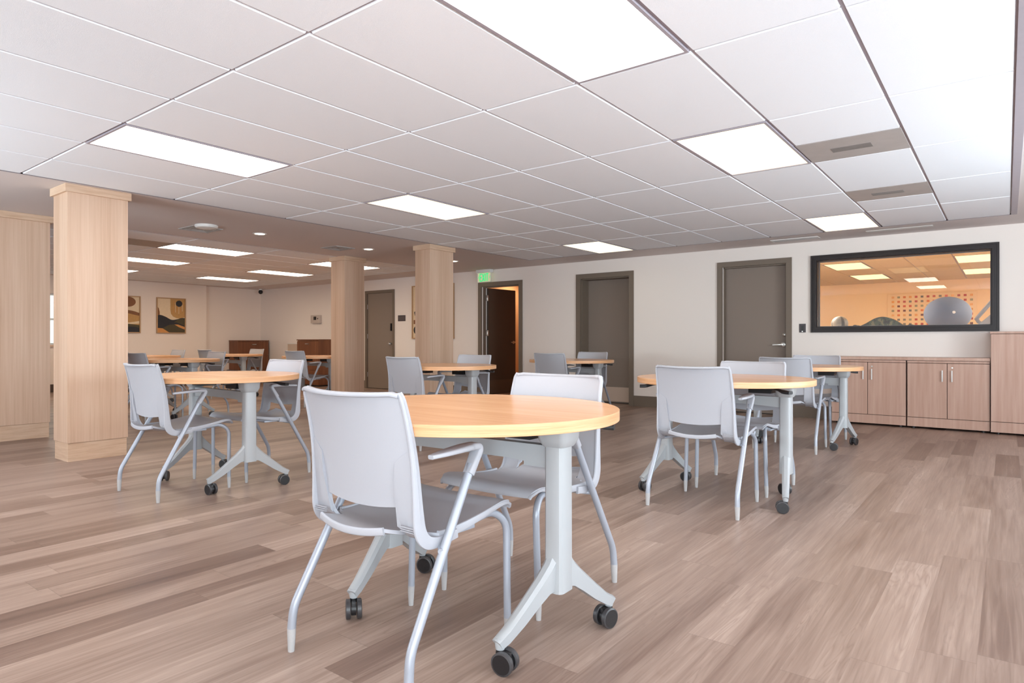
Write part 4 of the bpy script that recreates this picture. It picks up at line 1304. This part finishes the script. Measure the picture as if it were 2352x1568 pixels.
rp.color_ramp.elements[0].color = srgb(38, 42, 36); rp.color_ramp.elements[1].position = 0.58; rp.color_ramp.elements[1].color = srgb(118, 112, 84)
e = rp.color_ramp.elements.new(0.46); e.color = srgb(66, 78, 60)
nt.links.new(no.outputs['Fac'], rp.inputs['Fac']); nt.links.new(rp.outputs['Color'], nt.nodes['Principled BSDF'].inputs['Base Color'])
b = nb()
top = smooth_path([Vector((-0.30, 0, 0.055)), Vector((-0.20, 0, 0.10)), Vector((-0.08, 0, 0.165)), Vector((0.03, 0, 0.185)), Vector((0.15, 0, 0.150)), Vector((0.26, 0, 0.08)), Vector((0.32, 0, 0.055))], 5)
poly = [(p.x, p.z) for p in top] + [(0.30, 0.01), (0.16, 0.035), (0.0, 0.045), (-0.16, 0.035), (-0.28, 0.01)]
prism(b, poly, 'y', -0.10, 0.10)
obj('cover', b, mc, t, angle=30)
for s in (-0.33, 0.36):
    b = nb(); lathe(b, [(0.030, -0.13), (0.042, -0.125), (0.042, 0.125), (0.030, 0.13)], 24, (s, 0, 0.043), 'y')
    obj('roller', b, M_BLACK, t)
b = nb(); box(b, -0.33, 0.36, -0.006, 0.006, 0.036, 0.048); obj('rail', b, M_BLACK, t, smooth=False)
t = thing('exercise_machine', 'grey exercise machine with slanted handlebar at the right edge of the window glass', 'exercise machine', (-0.14, 10.30, 0))
M_MACH = mat('machine_grey', srgb(128, 134, 146), 0.45, spec=0.5, vary=0.03)
b = nb(); sweep(b, [(-0.15, 0, 1.30), (0.02, 0, 1.54), (0.035, 0, 1.56)], circ(0.022), up=(0, 1, 0)); sweep(b, [(-0.155, 0, 1.31), (-0.13, 0, 1.26), (-0.08, 0, 1.22)], circ(0.022), up=(0, 1, 0))
obj('handlebar', b, M_MACH, t)
b = nb(); prism(b, [(-0.12, 1.235), (0.05, 1.41), (0.22, 1.46), (0.30, 1.40), (0.30, 1.14), (0.02, 1.14)], 'y', -0.10, 0.10)
obj('console', b, M_MACH, t, smooth=False)
b = nb(); box(b, 0.10, 0.18, -0.05, 0.05, 0.05, 1.15); obj('post', b, M_MACH, t, smooth=False)
b = nb(); box(b, -0.02, 0.35, -0.3, 0.45, 0.0, 0.06, 0.01); obj('stand', b, M_BLACK, t, smooth=False)
t = thing('colour_grid_picture', 'wide pale picture with rows of small orange, red and brown squares behind the glass', 'picture', (-1.28, GY, 1.50))
b = nb(); box(b, -0.80, 0.80, -0.04, -0.001, -0.58, 0.58, 0.004)
obj('canvas', b, mat('art_pale', srgb(240, 214, 172), 0.8, vary=0.02), t, smooth=False)
pal = [srgb(214, 120, 50), srgb(176, 60, 36), srgb(110, 56, 40), srgb(226, 158, 70), srgb(150, 146, 112), srgb(206, 86, 44), srgb(120, 112, 100), srgb(232, 176, 110)]
b = nb(); pm = [mat('swatch_%d' % k, c, 0.8, vary=0.03) for k, c in enumerate(pal)]
rr = random.Random(3)
for i in range(14):
    for j in range(11):
        x = -0.72 + i * 0.108; z = -0.52 + j * 0.10
        box(b, x, x + 0.05, -0.043, -0.040, z, z + 0.045, mi=rr.randrange(8))
o = obj('swatches', b, pm, t, smooth=False)
